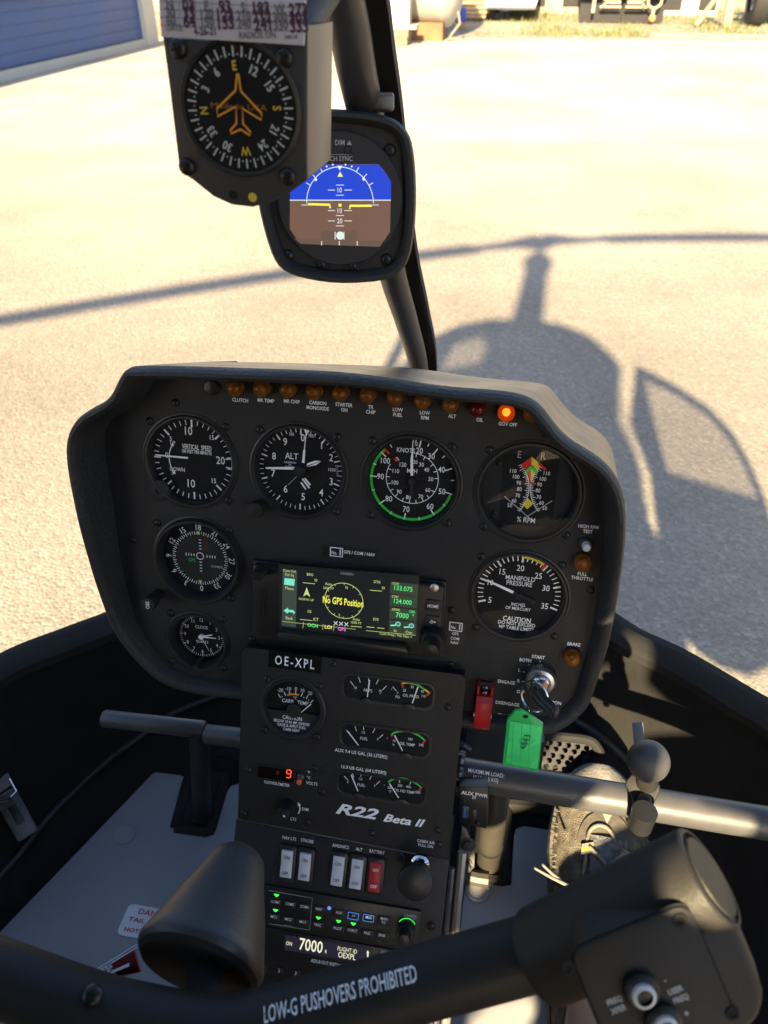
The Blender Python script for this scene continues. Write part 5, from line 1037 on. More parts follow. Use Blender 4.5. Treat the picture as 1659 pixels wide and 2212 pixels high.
for x in(1046,1090): seg(mb,F2,z5,(x,1165),(x,1204),4,SWHITE,w=w)
for x in(978,1067,1157): seg(mb,F2,z5,(x,1212),(x,1233),4,SWHITE,w=w)
mb.build('horizon_marks',sc_,smooth=0)
mb=MB(); segs(mb,F2,z5,[(910,1026),(1020,1029),(1020,1046)],10,SYEL,w=.001); segs(mb,F2,z5,[(1120,1049),(1120,1034),(1230,1034)],10,SYEL,w=.001); seg(mb,F2,z5,(1063,1031),(1078,1031),13,SYEL,w=.001); ppoly(mb,F2,z5,[(1071,862),(1058,888),(1085,888)],SYEL,w=.001); mb.build('aircraft_symbol',sc_,smooth=0)
mb=MB(); cap(mb,F2,z5,'DIM',1070,716,22,PALEG,w=.0004,bold=.012); cap(mb,F2,z5,'PITCH SYNC',1058,797,21,PALEG,w=.0004,bold=.012); ppoly(mb,F2,z5,[(1117,705),(1105,728),(1130,728)],PALEG,w=.0004); segs(mb,F2,z5,[(1010,775),(1117,778),(1117,770)],2,PALEG,w=.0004); mb.arc(F2,F2.hit(z5(1110,753)),.0022,.0028,0,6.28,.0004,SLOT,20); mb.build('lettering',ad,smooth=0)
screws(AF.at(0,0,-.0072),z5,[(1322,755),(1306,1305),(811,1284)],ad,1.2); screws(F2,z5,[(979,1329),(1137,1335)],ad,.8)
mb=MB(); mb.tube([AF.p(.02,.0,-.05),Vector((0,.585,1.375))],.014,BLKPL,14); mb.build('bow_clamp',ad); mb=MB(); mb.slab(AF,rrect(.027,.056,.018,.012,.003),-.03,-.012,DSTEEL,.002); mb.build('clamp_knob',ad)
# ================================================================== CYCLIC CONTROL
BARM=mat('cyclic_black',(.02,.0195,.019),.55,spec=.28,bump=.12,bscale=700,var=.12,vscale=20)
GRIP=mat('grip_foam',(.040,.040,.043),.42,bump=.12,bscale=900,var=.06)
cyc=thing('cyclic_control','black cyclic T-bar lettered LOW-G PUSHOVERS PROHIBITED with two grips','control stick',at(470,2260,.40)+Vector((0,0,-.03)))
bz=.363
bpts=[at(x,y,zz) for x,y,zz in((-260,2014,.38),(-120,2066,.375),(0,2110,.37),(190,2178,.366),(310,2208,.365),(415,2226,.3645),(500,2229,.3642),(560,2217.6,.363),(735,2171,.359),(880,2131,.3557),(1042,2087,.352),(1180,2049,.3489),(1260,2027,.347))]
bs=smooth_open(bpts,6); mb=MB(); mb.tube(bs,.0160,BARM,28); bar=mb.build('cross_bar',cyc)
# lettering wrapped on the right arm
a,b=at(735,2171,.359),at(1042,2087,.352); dx=(b-a).normalized(); nn=(CAM-a.lerp(b,.3)); nn=(nn-dx*nn.dot(dx)).normalized(); BF=Frame(a,dx,nn.cross(dx))
mb=MB()
uA,vA=BF.hit((570,2192),.0155); uB,vB=BF.hit((901,2106),.0155)
ctext(mb,BF,.0161,((uA+uB)/2,.0042),'LOW-G PUSHOVERS PROHIBITED',.0066,WHITE,bold=.012,width=uB-uA); mb.build('lettering',bar,smooth=0)
sp=at(201,2150,.366)+(CAM-at(201,2150,.366)).normalized()*.0140; place(SCREW,'bar_screw',face_cam(sp).rot(.3),cyc).scale=(1.4,1.4,1.4)
# padded pivot post
pA,pB=at(424,2092,.395),at(512,1868,.440)
ax=(pB-pA).normalized(); PFm=Frame(pA,ax.orthogonal(),ax.cross(ax.orthogonal())); L_=(pB-pA).length
if PFm.N.dot(ax)<0: PFm=Frame(pA,PFm.V,PFm.U)
r0,r1=.0350,.0215
mb=MB(); mb.lathe(PFm,[(0,.001),(r0*.5,.001),(r0*.86,-.001),(r0*.93,.0015)],SLOT,48,cap=False); mb.build('end_cap',cyc)
mb=MB(); mb.lathe(PFm,[(r0*.93,.0015),(r0*.97,.0035),(r0*.985,.006),(.0325,L_*.2),(.0262,L_*.54),(.0192,L_*.85),(.0165,L_*1.0),(.0145,L_*1.08),(.0105,L_*1.14),(.005,L_*1.175),(0,L_*1.18)],GRIP,48,cap=False); mb.build('pivot_sleeve',cyc,smooth=50)
mb=MB(); mb.tube([at(455,2240,.366),at(445,2170,.375),pA+ax*.01],[.012,.010,.009],SLOT,20); mb.build('pivot_joint',cyc)
# right hand grip: collar tube with a lit end cap
gA,gB=at(1165,2068,.345),at(1535,1893,.315); gx=(gB-gA).normalized(); o_=gx.orthogonal(); GFm=Frame(gA,o_,gx.cross(o_)); gl=(gB-gA).length; rg=.0208
if GFm.N.dot(gx)<0: GFm=Frame(gA,GFm.V,GFm.U)
mb=MB(); mb.lathe(GFm,[(.016,-.002),(rg*.94,.0),(rg,.003),(rg,gl-.004),(rg*.985,gl-.001),(rg*.94,gl),(rg*.88,gl),(rg*.86,gl-.002),(rg*.80,gl-.002),(rg*.76,gl+.0006),(0,gl+.001)],BARM,48); mb.build('hand_grip',cyc)
# control head below the grip
hc=at(1408,2125,.300); e1=(at(1457,1966,.300)-at(1202,2072,.300)); HF=Frame(hc,e1,at(1202,2072,.300)-at(1350,2290,.300)); 
hw=e1.length; 
mb=MB(); body=rrect(.008,-.005,hw*1.34,.058,.014,6)
mb.loft([[HF.p(u*k+ou,v*k,w) for u,v in body] for w,k,ou in((-.055,.55,.004),(-.050,.8,.004),(-.036,.98,.004),(-.018,1.02,.002),(-.006,.98,0),(-.002,.93,0),(0,.86,0))],BARM,cap0=True,cap1=True); mb.build('control_head',cyc,smooth=60)
mb=MB(); mb.slab(HF,rrect(0,0,hw*1.0,.0505,.006),.0003,.0022,BARM,.0008); cv=mb.build('cover_plate',cyc)
mb=MB(); o1=rrect(0,0,hw*1.0+.0016,.0521,.0068); o2=rrect(0,0,hw*1.0-.0004,.0501,.006); mb.loft([[HF.p(u,v,.0009) for u,v in o] for o in(o1,o2)],SLOT); mb.build('cover_seam',cyc)
for p in((632,535),(1207,290),(1478,768)):
    c=HF.hit(z9(*p),.0022); mb=MB(); mb.lathe(HF.at(*c),[(.0030,.0022),(.0027,.0027),(.0016,.0027),(.0013,.0018),(0,.0018)],SLOT,16); mb.build('cover_screw',cyc)
mb=MB(); HM=mat('head_print',(.4,.43,.46),.6); rr_=0
for st,x,y,h in(('FREQ',872,702,28),('XFER',892,748,28),('USER',1185,650,28),('FREQ',1212,692,28),('-',1130,598,26),('+',1242,770,34)): cap(mb,HF,z9,st,x,y,h,HM,w=.0026,bold=.03,xs=.8)
mb.build('lettering',cyc,smooth=0)
for x,y in((1010,655),(1122,815)):
    c=HF.hit(z9(x,y),.004); f=HF.at(*c); mb=MB(); mb.lathe(f,[(.0070,.002),(.0070,.005),(.0058,.0062),(.0050,.0062)],BLKPL,28); mb.lathe(f,[(.0047,.002),(.0045,.0080),(.0031,.0086)],mat('button_white',(.6,.62,.64),.3),28,cap=False); mb.lathe(f,[(.0031,.0086),(.0028,.0070),(0,.0066)],BLKPL,24,cap=False); mb.build('push_button',cyc)

# ================================================================== PEDALS AND RIGHT SIDE HARDWARE
pe1=thing('pedal','black tube pedal on upright post beside the passenger floor plate','pedal',onz(*z6(1080,1090),FL))
zt=.80
L0,L1=onz(*z6(560,582),zt),onz(*z6(1085,640),zt); mb=MB(); d=(L1-L0).normalized(); mb.tube([L0-d*.002,L0,L1,L1+d*.002],[.0085,.0098,.0098,.0085],PEWTER,24); mb.build('foot_bar',pe1)
L2=onz(*z6(1080,1100),FL+.01); L1b=onz(*z6(1062,640),zt); mb=MB(); mb.tube([L1b,L1b.lerp(L2,.5),L2],[.0115,.0115,.011],mat('post_black',(.02,.02,.021),.45,var=.2),20); mb.lathe(Frame(L2,(1,0,0),(0,1,0)),[(.014,-.012),(.014,.006),(.0115,.008)],RUBBER,24); mb.build('post',pe1)
pe2=thing('pedal','black tube pedal stub joining the console beside the other passenger pedal','pedal',onz(*z6(1260,1000),FL))
M0,M1=onz(*z6(1105,665),zt-.003),onz(*z6(1330,690),zt-.003); mb=MB(); d=(M1-M0).normalized(); mb.tube([M0-d*.002,M0,M1+d*.05],[.0095,.0108,.0108],PEWTER,24); mb.build('foot_bar',pe2)
mb=MB(); q=onz(*z6(1330,690),zt-.003)+d*.03; mb.tube([q,Vector((q.x,q.y-.01,FL+.004))],.015,PEWTER,18); mb.build('post',pe2)
mb=MB(); f_=tilt(onz(*z6(1240,745),.72),R(50)); mb.slab(f_,[(-.02,-.012),(.05,-.012),(.05,.012),(0,.012)],-.004,.004,RUBBER,.002); o=mb.build('bracket_plate',heli)
pe3=thing('pedal','grey pedal post beside the console on the pilot side','pedal',onz(*z10(300,860),FL))
mb=MB(); a=at(*z10(362,385),.80); b=onz(*z10(300,870),FL+.012); mb.tube([a+(a-b)*.15,a,a.lerp(b,.5),b,b+(b-a)*.05],[.0140,.0140,.0140,.0140,.009],mat('tube_grey',(.042,.037,.03),.5,bump=.1,var=.15),18); mb.build('post',pe3)
mb=MB(); c=a.lerp(b,.72); mb.tube([c-(b-a).normalized()*.002,c+(b-a).normalized()*.002],.0150,RUBBER,16); mb.build('cable_tie',pe3)
# welded foot frame tube running from the console
rim(z10,[(120,950),(230,975),(300,985)],.0095,'frame_tube',close=False,m=mat('tube_grey',(.2,.2,.2)),z=.016)
# bolted bracket on the console side
bf=tilt(at(*z10(155,770),.80),R(25)); bk=thing('bolted_bracket','weathered metal bracket with two bolts beside the lower console','bracket',bf.O)
mb=MB(); bo=[bf.hit(z10(*p)) for p in((120,620),(150,640),(210,790),(205,900),(110,910),(100,760))][::-1]; mb.slab(bf,bo,-.002,.001,mat('bracket_metal',(.17,.155,.14),.45,.4,var=.3,vscale=90),.0006); mb.build('plate',bk)
for x,y in((163,738),(148,880)):
    c=bf.hit(z10(x,y)); mb=MB(); mb.lathe(bf.at(*c),[(.0085,.001),(.0085,.002),(.006,.0022),(.006,.005),(.0048,.0062),(0,.0065)],DSTEEL,6); mb.build('bolt',bk)
# usb power outlet
uf=tilt(at(*z10(195,500),.742),R(25)); us=thing('usb_outlet','small black AUX PWR 5V outlet with blue and black ports','power outlet',uf.p(0,0,-.01))
uo=[uf.hit(z10(*p)) for p in((105,345),(300,350),(300,610),(285,635),(105,600))][::-1]; mb=MB(); mb.slab(uf,uo,-.028,0,BLKPL,.001); mb.build('case',us)
mb=MB(); cap(mb,uf,z10,'AUX PWR',207,397,24,bold=.02,width=.0255); cap(mb,uf,z10,'5V',205,420,20,bold=.02); mb.build('lettering',us,smooth=0)
mb=MB(); mb.slab(uf,rrect(*uf.hit(z10(143,520)),.0062,.0125,.0008),.0,.0009,DSTEEL,.0003); mb.box(uf,(*uf.hit(z10(140,520)),.0012),(.0022,.0098,.0006),mat('usb_blue',(.03,.16,.5),.4)); mb.build('usb_port',us)
mb=MB(); mb.slab(uf,rrect(*uf.hit(z10(205,533)),.0036,.0092,.0017),.0,.0009,DSTEEL,.0003); mb.build('charging_port',us)
screws(uf,z10,[(133,447),(228,597)],us,.7)
# black boxes below the panel, right of the console
mb=MB(); xf=tilt(at(*z7(265,540),.88),R(20)); mb.box(xf,(0,0,-.02),(.045,.06,.04),mat('box_dark',(.03,.032,.04),.5)); mb.box(xf,(.05,-.005,-.012),(.03,.04,.03),BLKPL); hp(mb,'relay_box')
for k in range(3):
    c=at(*z7(155+k*12,545+k*8),.80); mb=MB(); mb.lathe(face_cam(c),[(.004,-.004),(.004,.002),(.002,.003),(0,.003)],DSTEEL,8); hp(mb,'rivet')

# ball mount clamped on the cross tube
mc=at(*z7(1040,810),.705); 
k=((mc-ta).dot(tdir)); axp=ta+tdir*k; up_=(at(*z7(1070,620),.68)-axp); mf_=Frame(axp,tdir,up_)
bm_=thing('ball_mount','black rubber ball mount clamped on the cross tube','ball mount',axp)
mb=MB(); rings=[]
cf=face_cam(at(*z7(1040,800),depth(axp)-.022)); ol=[cf.hit(z7(*p)) for p in((985,690),(1125,740),(1125,770),(1090,850),(1075,885),(1045,890),(1020,870),(955,740),(962,715))][::-1]
mb.slab(cf,ol,-.016,.002,BARM,.002); mb.build('clamp_plate',bm_)
mb=MB(); mb.lathe(cf.at(*cf.hit(z7(1050,815))),[(.0062,.002),(.0062,.0042),(.0052,.005),(.0032,.005),(.0030,.003),(0,.003)],DSTEEL,18); mb.build('bolt',bm_)
mb=MB(); cap(mb,cf,z7,'RAM',1048,787,16,m=DSTEEL,w=.0024,bold=.02); cap(mb,cf,z7,'Mount',1045,848,12,m=DSTEEL,w=.0024,bold=.01); mb.build('lettering',bm_,smooth=0)
mb=MB(); mb.tube([axp+tdir*.012*math.cos(0)*0+(mf_.V*math.cos(t)+mf_.N*math.sin(t))*.0185 for t in[R(-150+20*k) for k in range(16)]],.0045,BLKPL,8); mb.build('u_bolt',bm_)
bc=at(*z7(1070,622),.672); s0=cf.p(*cf.hit(z7(1062,735)),-.006); mb=MB(); mb.tube([s0,s0.lerp(bc,.35),bc],[.011,.0085,.0085],BARM,18); mb.build('neck',bm_)
mb=MB(); rb=.0182; bfm=face_cam(bc); mb.lathe(bfm,[(max(1e-7,rb*math.sin(math.pi*k/18)),-rb*math.cos(math.pi*k/18)) for k in range(19)],mat('ball_rubber',(.05,.05,.052),.5,bump=.2,bscale=500,var=.1),36,cap=False); mb.build('ball',bm_,smooth=80)
mb=MB(); e0=at(*z7(1052,870),.70); e1_=at(*z7(1028,945),.715); mb.tube([e0,e1_],[.0115,.0105],BLKPL,18); mb.build('bolt_sleeve',bm_)
mb=MB(); hf=face_cam(at(*z7(1022,505),.80)); mb.slab(hf,rrect(0,0,.011,.030,.001),-.002,.002,mat('clip_grey',(.12,.12,.14),.4),.0006); hp(mb,'tube_clip')

# ================================================================== PERSON: bare lower leg and shoe
toe=onz(*z10(1075,165),.735); heel=onz(*z10(1010,1290),.655)
yd=(toe-heel); flen=yd.length; 
SHF=Frame(heel,Vector((1,0,0)),Vector((0,0,1))); yv=yd.normalized(); xv=yv.cross(Vector((0,0,1))).normalized(); zv=xv.cross(yv)
per=thing('person','bare lower leg in worn grey laced shoe with frayed edges, resting on pedal','person',(heel.x,heel.y,FL+.01))
SL=.305
o_toe=toe-zv*.02
def S(x,y,z): return o_toe+xv*x+yv*(y-SL)+zv*z       # y 0 heel .. SL toe tip
SHOE=mat('shoe_fabric',(.135,.12,.095),.95,bump=.9,bscale=700,var=.45,vscale=90,spec=.1,dist=.003); SOLE=mat('shoe_sole',(.06,.058,.055),.8,bump=.5,bscale=120,var=.4,vscale=40)
SUEDE=mat('shoe_toe_rubber',(.16,.15,.135),.85,bump=.5,bscale=300,var=.35,vscale=50); KNIT=mat('shoe_tongue_mesh',(.10,.102,.105),.9,bump=.9,bscale=380,var=.35,vscale=160,dist=.004); LACE=mat('shoe_lace',(.15,.135,.11),.9,bump=.5,bscale=600,var=.25,vscale=120); SYELW=mat('shoe_yellow',(.34,.2,.025),.7,var=.12)
wprof=[(0,.020),(.02,.033),(.06,.039),(.11,.042),(.16,.048),(.205,.0525),(.24,.0505),(.27,.043),(.29,.031),(.302,.014)]
hprof=[(0,.085),(.05,.092),(.10,.088),(.14,.078),(.18,.063),(.22,.050),(.26,.041),(.29,.033),(.302,.022)]
def itp(pr,x):
    for (a,b),(c,d) in zip(pr,pr[1:]):
        if a<=x<=c: return b+(d-b)*(x-a)/(c-a)
    return pr[-1][1] if x>pr[-1][0] else pr[0][1]
def sect(y,top=1,wk=1,z0=0,n=28):
    w=itp(wprof,y)*wk; h=itp(hprof,y)*top; r=[]
    bend=.012*math.sin(y/SL*math.pi)
    for k in range(n):
        a=2*math.pi*k/n; ca,sa=math.cos(a),math.sin(a); ex=.55 if sa<0 else .8
        x=w*math.copysign(abs(ca)**ex,ca); z=(h*abs(sa)**.9 if sa>=0 else -.004*abs(sa)**.4)
        r.append(S(x+.006*math.sin(y/SL*3),y,z+z0))
    return r
ys=[.001,.01,.025,.05,.08,.11,.14,.17,.2,.225,.25,.27,.285,.295,.301]
mb=MB(); mb.loft([sect(y) for y in ys],SHOE,cap0=True,cap1=True); shoe=mb.build('shoe',per,smooth=80); tag(shoe,'worn grey-brown fabric shoe with pale laces and yellow loops')
mb=MB(); mb.loft([[S(p*itp(wprof,y)*1.06+.006*math.sin(y/SL*3),y,z) for p,z in((-1,-.02),(1,-.02),(1.02,-.002),(.99,.010),(-.99,.010),(-1.02,-.002))] for y in ys],SOLE,cap0=True,cap1=True); mb.build('sole',shoe)
def top(x,y,up=.002):
    w=itp(wprof,y); h=itp(hprof,y); q=max(-.98,min(.98,(x-.006*math.sin(y/SL*3))/w)); ca=abs(q)**(1/.8); return S(x,y,h*math.sqrt(max(0,1-ca*ca))**.9+up)
# toe cap
mb=MB(); rows=[]
for y in(.262,.272,.282,.292,.300): rows.append([top(itp(wprof,y)*t_*.98,y,.0015) for t_ in[-1+2*k/14 for k in range(15)]])
mb.loft(rows,SUEDE,closed=False); mb.build('toe_cap',shoe,smooth=80)
# vamp overlay, tongue
mb=MB(); rows=[]
for k in range(9):
    y=.212+.036*k/8; wd=.03*math.sqrt(max(.02,1-(k/8)**2)); rows.append([top(.006+wd*t_,y,.0025) for t_ in[-1+2*j/10 for j in range(11)]])
mb.loft(rows,mat('shoe_vamp',(.07,.062,.05),.9,bump=.4,bscale=300,var=.3,vscale=60),closed=False); mb.build('vamp_overlay',shoe,smooth=80)
mb=MB(); rows=[]
for k in range(11):
    y=.09+.13*k/10; rows.append([top(.006+.017*t_,y,.004+.0035*math.cos(t_*1.5)*abs(math.sin(k*1.05))) for t_ in[-1+2*j/8 for j in range(9)]])
mb.loft(rows,KNIT,closed=False); mb.build('tongue',shoe,smooth=80)
for s in(-1,1):
    mb=MB(); mb.tube(smooth_open([top(.006+s*(.026+.006*math.sin(k*.6)),.06+.020*k,.002) for k in range(9)],3),.0018,LACE,8); mb.build('piping',shoe)
    for y in(.13,.17,.203):
        mb=MB(); p=[top(.006+s*(.026-.012*j/4),y+.004*j/4,.0055) for j in range(5)]; mb.loft([[q+yv*.0055 for q in p],[q+yv*.0022 for q in p]],LACE,closed=False); mb.loft([[q+yv*.0022 for q in p],[q-yv*.0022 for q in p]],SYELW,closed=False); mb.loft([[q-yv*.0022 for q in p],[q-yv*.0055 for q in p]],LACE,closed=False); mb.build('lace_loop',shoe)
for k,(ya_,yb_) in enumerate(((.207,.175),(.175,.135),(.135,.10))):
    for s in(-1,1):
        mb=MB(); mb.tube([top(.006+s*(.018-.036*j/8),ya_+(yb_-ya_)*j/8,.0075+.002*(s>0)) for j in range(9)],.0019,LACE,8); mb.build('lace',shoe)
mb=MB(); mb.tube(smooth_open([top(.0+.014*math.cos(t_),.215+.016*math.sin(t_),.005) for t_ in[math.pi*k/8 for k in range(9)]],3),.002,LACE,8); mb.build('lace',shoe)
mb=MB(); q=S(-.040,.075,.05)
for a,b in(((620,905),(850,1025)),((675,882),(800,990))): mb.tube([at(*z10(*a),.745),at(*z10((a[0]+b[0])/2,(a[1]+b[1])/2+4),.75),at(*z10(*b),.76)],[.0012,.0016,.0019],mat('lace_tip',(.15,.14,.12),.8),8)
mb.build('lace_end',shoe)
mb=MB(); p=[top(.006+x,y,.0042) for x,y in((-.008,.250),(.008,.250),(.0,.234))]; mb.add(p,[(0,2,1)],mat('patch_pale',(.22,.2,.17),.7)); mb.build('triangle_patch',shoe,smooth=0)
# frayed threads along the inner edge
mb=MB()
for k in range(70):
    y=random.uniform(.06,.26); s=random.choice((-1,-1,-1,1)); w=itp(wprof,y); b=S(s*w*.97+.006*math.sin(y/SL*3),y,random.uniform(.012,.03)); d=xv*s*random.uniform(.002,.006)+yv*random.uniform(-.004,.004)+zv*random.uniform(-.001,.005); mb.tube([b-xv*s*.002,b+d*.5,b+d],[.0005,.0004,.0002],LACE,4)
o=mb.build('frayed_thread',shoe); o['kind']='stuff'
# heel collar opening, sock and leg
SKIN=mat('skin',(.42,.235,.15),.5,bump=.15,bscale=250,var=.08,vscale=30); SOCK=mat('sock',(.09,.095,.11),.95,bump=.8,bscale=400)
ank=S(.014,.05,.07); kn=Vector((.275,0,.92)); mb=MB(); pts=smooth_open([ank,Vector((.25,.285,.768)),Vector((.256,.15,.836)),kn,Vector((.28,-.12,.955))],4); rad=[.028+.028*min(1,k/14) for k in range(len(pts))]
mb.tube(pts,rad,SKIN,24); mb.build('lower_leg',per,smooth=80)
kn=Vector((.25,.285,.768))
mb=MB(); d=(kn-ank).normalized(); mb.tube([S(.012,.055,.05),ank,ank+d*.012,ank+d*.028],[.031,.031,.031,.0315],SOCK,24); mb.build('sock',per,smooth=80)

# ================================================================== OUTSIDE
# hangar door front at the left
hx=-7.2; HG=Frame((hx,0,0),(0,1,0),(0,0,1))
hg=thing('hangar_wall','hangar wall with blue ribbed lower panel and grey framed windows','hangar wall',(hx,13,0)); FRM=mat('pale_frame',(.33,.35,.35),.6,var=.06,vscale=2); BLU=mat('blue_sheet',(.045,.085,.21),.6,spec=.25,var=.12,vscale=1.2)
ytop=16.05
mb=MB(); mb.box(HG,(8,.06,-.05),(16.1,.12,.16),FRM); mb.box(HG,(8,1.0,-.05),(16.1,.12,.14),FRM); mb.box(HG,(ytop+.22,1.6,-.05),(.5,3.2,.22),FRM); mb.box(HG,(8,3.1,-.06),(16.1,.2,.12),FRM); mb.build('frame',hg)
for j in range(5):
    mb=MB(); zc=.13+.081+j*.162; rows=[]
    for z,dx_ in((zc-.081,0),(zc-.074,.007),(zc+.070,.007),(zc+.081,0)): rows.append([HG.p(y,z,-.04+dx_) for y in(0,ytop)])
    mb.loft([r[::-1] for r in rows],BLU,closed=False); mb.build('ribbed_sheet',hg)
mb=MB(); mb.box(HG,(8,1.5,-.10),(16.05,3.0,.02),mat('panel_back',(.04,.06,.12),.7)); mb.build('backing',hg)
wm=mat('window_dirty',(.33,.29,.22),.25,var=.25,vscale=1.5,spec=.5)
for k in range(8):
    y0_=k*2.0; mb=MB(); mb.box(HG,(y0_+1.0,2.03,-.07),(1.93,1.9,.01),wm); mb.build('window_pane',hg); mb=MB(); mb.box(HG,(y0_,2.03,-.04),(.07,1.94,.1),FRM); mb.build('mullion',hg)
# tank on its rusty plinth
tk=thing('storage_tank','white horizontal fuel tank on a rusty plinth with ladder and leg','tank',(-4,18.3,0)); TW=mat('tank_white',(.36,.34,.31),.5,var=.08,vscale=2)
tz=.17; tr_=1.15; xr=onz(975,84,0).x-.08; ty=18.35+.3
mb=MB(); n=40; rows=[]
for x,r in((xr+.32,.05),(xr+.3,.5),(xr+.2,.9),(xr+.05,1.1),(xr-.06,tr_),(xr-.08,tr_+.012),(xr-.12,tr_+.012),(xr-.14,tr_),(xr-3,tr_),(xr-3.03,tr_+.01),(xr-3.08,tr_),(xr-6,tr_)): rows.append([Vector((x,ty+r*math.cos(2*math.pi*k/n),tz+tr_+r*math.sin(2*math.pi*k/n))) for k in range(n)])
mb.loft(rows,TW,cap0=True,cap1=True); mb.build('vessel',tk,smooth=50)
mb=MB(); mb.box(WORLD,(xr-3,ty-.3,.15),(5.9,1.0,.32),mat('rusty_plinth',(.15,.085,.042),.85,var=.3,vscale=2.5,bump=.3,bscale=12)); mb.build('plinth',tk)
lg=onz(850,99,0)
mb=MB(); mb.box(WORLD,(lg.x,lg.y+.25,.31+.9),(.55,.35,1.8),TW); mb.box(WORLD,(lg.x,lg.y+.25,.30),(.85,.6,.05),TW); mb.build('leg',tk)
for j in range(2):
    mb=MB(); mb.box(WORLD,(lg.x+(j%2)*.02,lg.y+.24,.068+j*.138),(.52,.55,.132),mat('block_concrete',(.16,.12,.085),.9,bump=.5,bscale=25,var=.3,vscale=6)); o=mb.build('concrete_block',loc=(lg.x,lg.y+.24,j*.138)); tag(o,('lower' if j==0 else 'upper')+' dark concrete block under the white tank leg','block',group='concrete blocks under the tank leg')
lx=lg.x-.62; mb=MB()
for s in(-.2,.2): mb.box(WORLD,(lx+s,lg.y+.2,1.3),(.05,.05,1.9),TW)
for j in range(7): mb.box(WORLD,(lx,lg.y+.2,.45+j*.3),(.36,.04,.04),TW)
mb.build('ladder',tk)
mb=MB(); mb.tube([Vector((lg.x+1.1,ty-.66,.5)),Vector((lg.x+1.15,ty-.7,.3)),Vector((lg.x+1.0,ty-.75,.12)),Vector((lg.x+.95,ty-.85,.02))],.025,LACE,8); mb.build('drain_hose',tk)
# generic parked machines in the yard
TYRE=mat('tyre',(.015,.015,.015),.8,bump=.3,bscale=60)
def wheel(parent,c,r,w):
    mb=MB(); f=Frame(c,(0,1,0),(0,0,1)); mb.lathe(f,[(r*.55,-w/2),(r*.93,-w/2),(r,-w*.3),(r,w*.3),(r*.93,w/2),(r*.55,w/2)],TYRE,28,cap=False); wl=mb.build('wheel',parent); mb=MB(); mb.lathe(f,[(r*.56,-w*.4),(r*.3,-w*.2),(0,-w*.2)],STEEL,20,cap=False); mb.lathe(f,[(r*.56,w*.4),(r*.3,w*.2),(0,w*.2)],STEEL,20,cap=False); mb.build('rim',wl)
tp0,tp1=onz(1253,54,0),onz(1430,54,0); ty0_=(tp0.y+tp1.y)/2+.1; tcx=(tp0.x+tp1.x)/2; tw=tp1.x-tp0.x
tk2=thing('parked_truck','flatbed truck rear with black mud flaps, red lamps and tow hook','truck',(tcx,ty0_+3,0)); DK=mat('truck_dark',(.006,.006,.008),.7,var=.2); BED=mat('truck_bed',(.26,.21,.15),.7,var=.2,vscale=2)
mb=MB(); mb.box(WORLD,(tcx,ty0_+2.6,1.0),(tw*1.02,5.2,.16),BED); mb.box(WORLD,(tcx,ty0_,.66),(tw*1.04,.1,.16),BED); mb.build('bed',tk2)
mb=MB(); mb.box(WORLD,(tcx,ty0_+6.2,1.6),(tw*.95,1.7,1.9),mat('cab_paint',(.4,.42,.45),.4)); mb.box(WORLD,(tcx,ty0_+5.34,2.0),(tw*.7,.04,.6),SLOT); mb.build('cab',tk2)
for s in(-1,1):
    wheel(tk2,Vector((tcx+s*tw*.38,ty0_+1.0,.48)),.48,.45); wheel(tk2,Vector((tcx+s*tw*.4,ty0_+6.0,.48)),.48,.28)
    mb=MB(); mb.box(WORLD,(tcx+s*tw*.26,ty0_+.3,.36),(tw*.505,.02,.68),DK); mb.build('mud_flap',tk2)
    mb=MB(); mb.lathe(Frame((tcx+s*tw*.36,ty0_-.05,.6),(1,0,0),(0,0,1)),[(.07,-.02),(.07,.02),(.05,.035),(0,.04)],mat('tail_red',(.5,.03,.02),.3),16); mb.build('tail_lamp',tk2)
mb=MB(); mb.box(WORLD,(tcx,ty0_+.5,.45),(tw*.6,.05,.7),DK); mb.build('axle_housing',tk2)
for s in(-1,1):
    mb=MB(); mb.box(WORLD,(tcx+s*.28,ty0_+.02,.46),(.4,.06,.06),BED); mb.box(WORLD,(tcx+s*.46,ty0_+.02,.45),(.05,.06,.24),BED); mb.box(WORLD,(tcx+s*.3,ty0_+.02,.36),(.5,.06,.04),BED); mb.build('step_bar',tk2)
hk=tcx+tw*.36; mb=MB(); mb.tube(smooth_open([Vector((hk-.15,ty0_-.04,.6)),Vector((hk-.14,ty0_-.04,.42)),Vector((hk,ty0_-.05,.34)),Vector((hk+.14,ty0_-.04,.42)),Vector((hk+.15,ty0_-.04,.6))],4),.03,BED,8); mb.build('tow_loop',tk2)
mb=MB(); mb.lathe(Frame((hk,ty0_-.08,.15),(1,0,0),(0,0,1)),[(.07,-.01),(.07,.02),(0,.03)],mat('reflector_orange',(.8,.15,.04),.3),16); mb.box(WORLD,(hk,ty0_-.05,.25),(.06,.03,.2),BED); mb.build('reflector',tk2)
mb=MB(); mb.box(WORLD,(tcx-tw*.36,ty0_-.05,.42),(.07,.04,.36),BED); mb.build('hanging_strap',tk2)
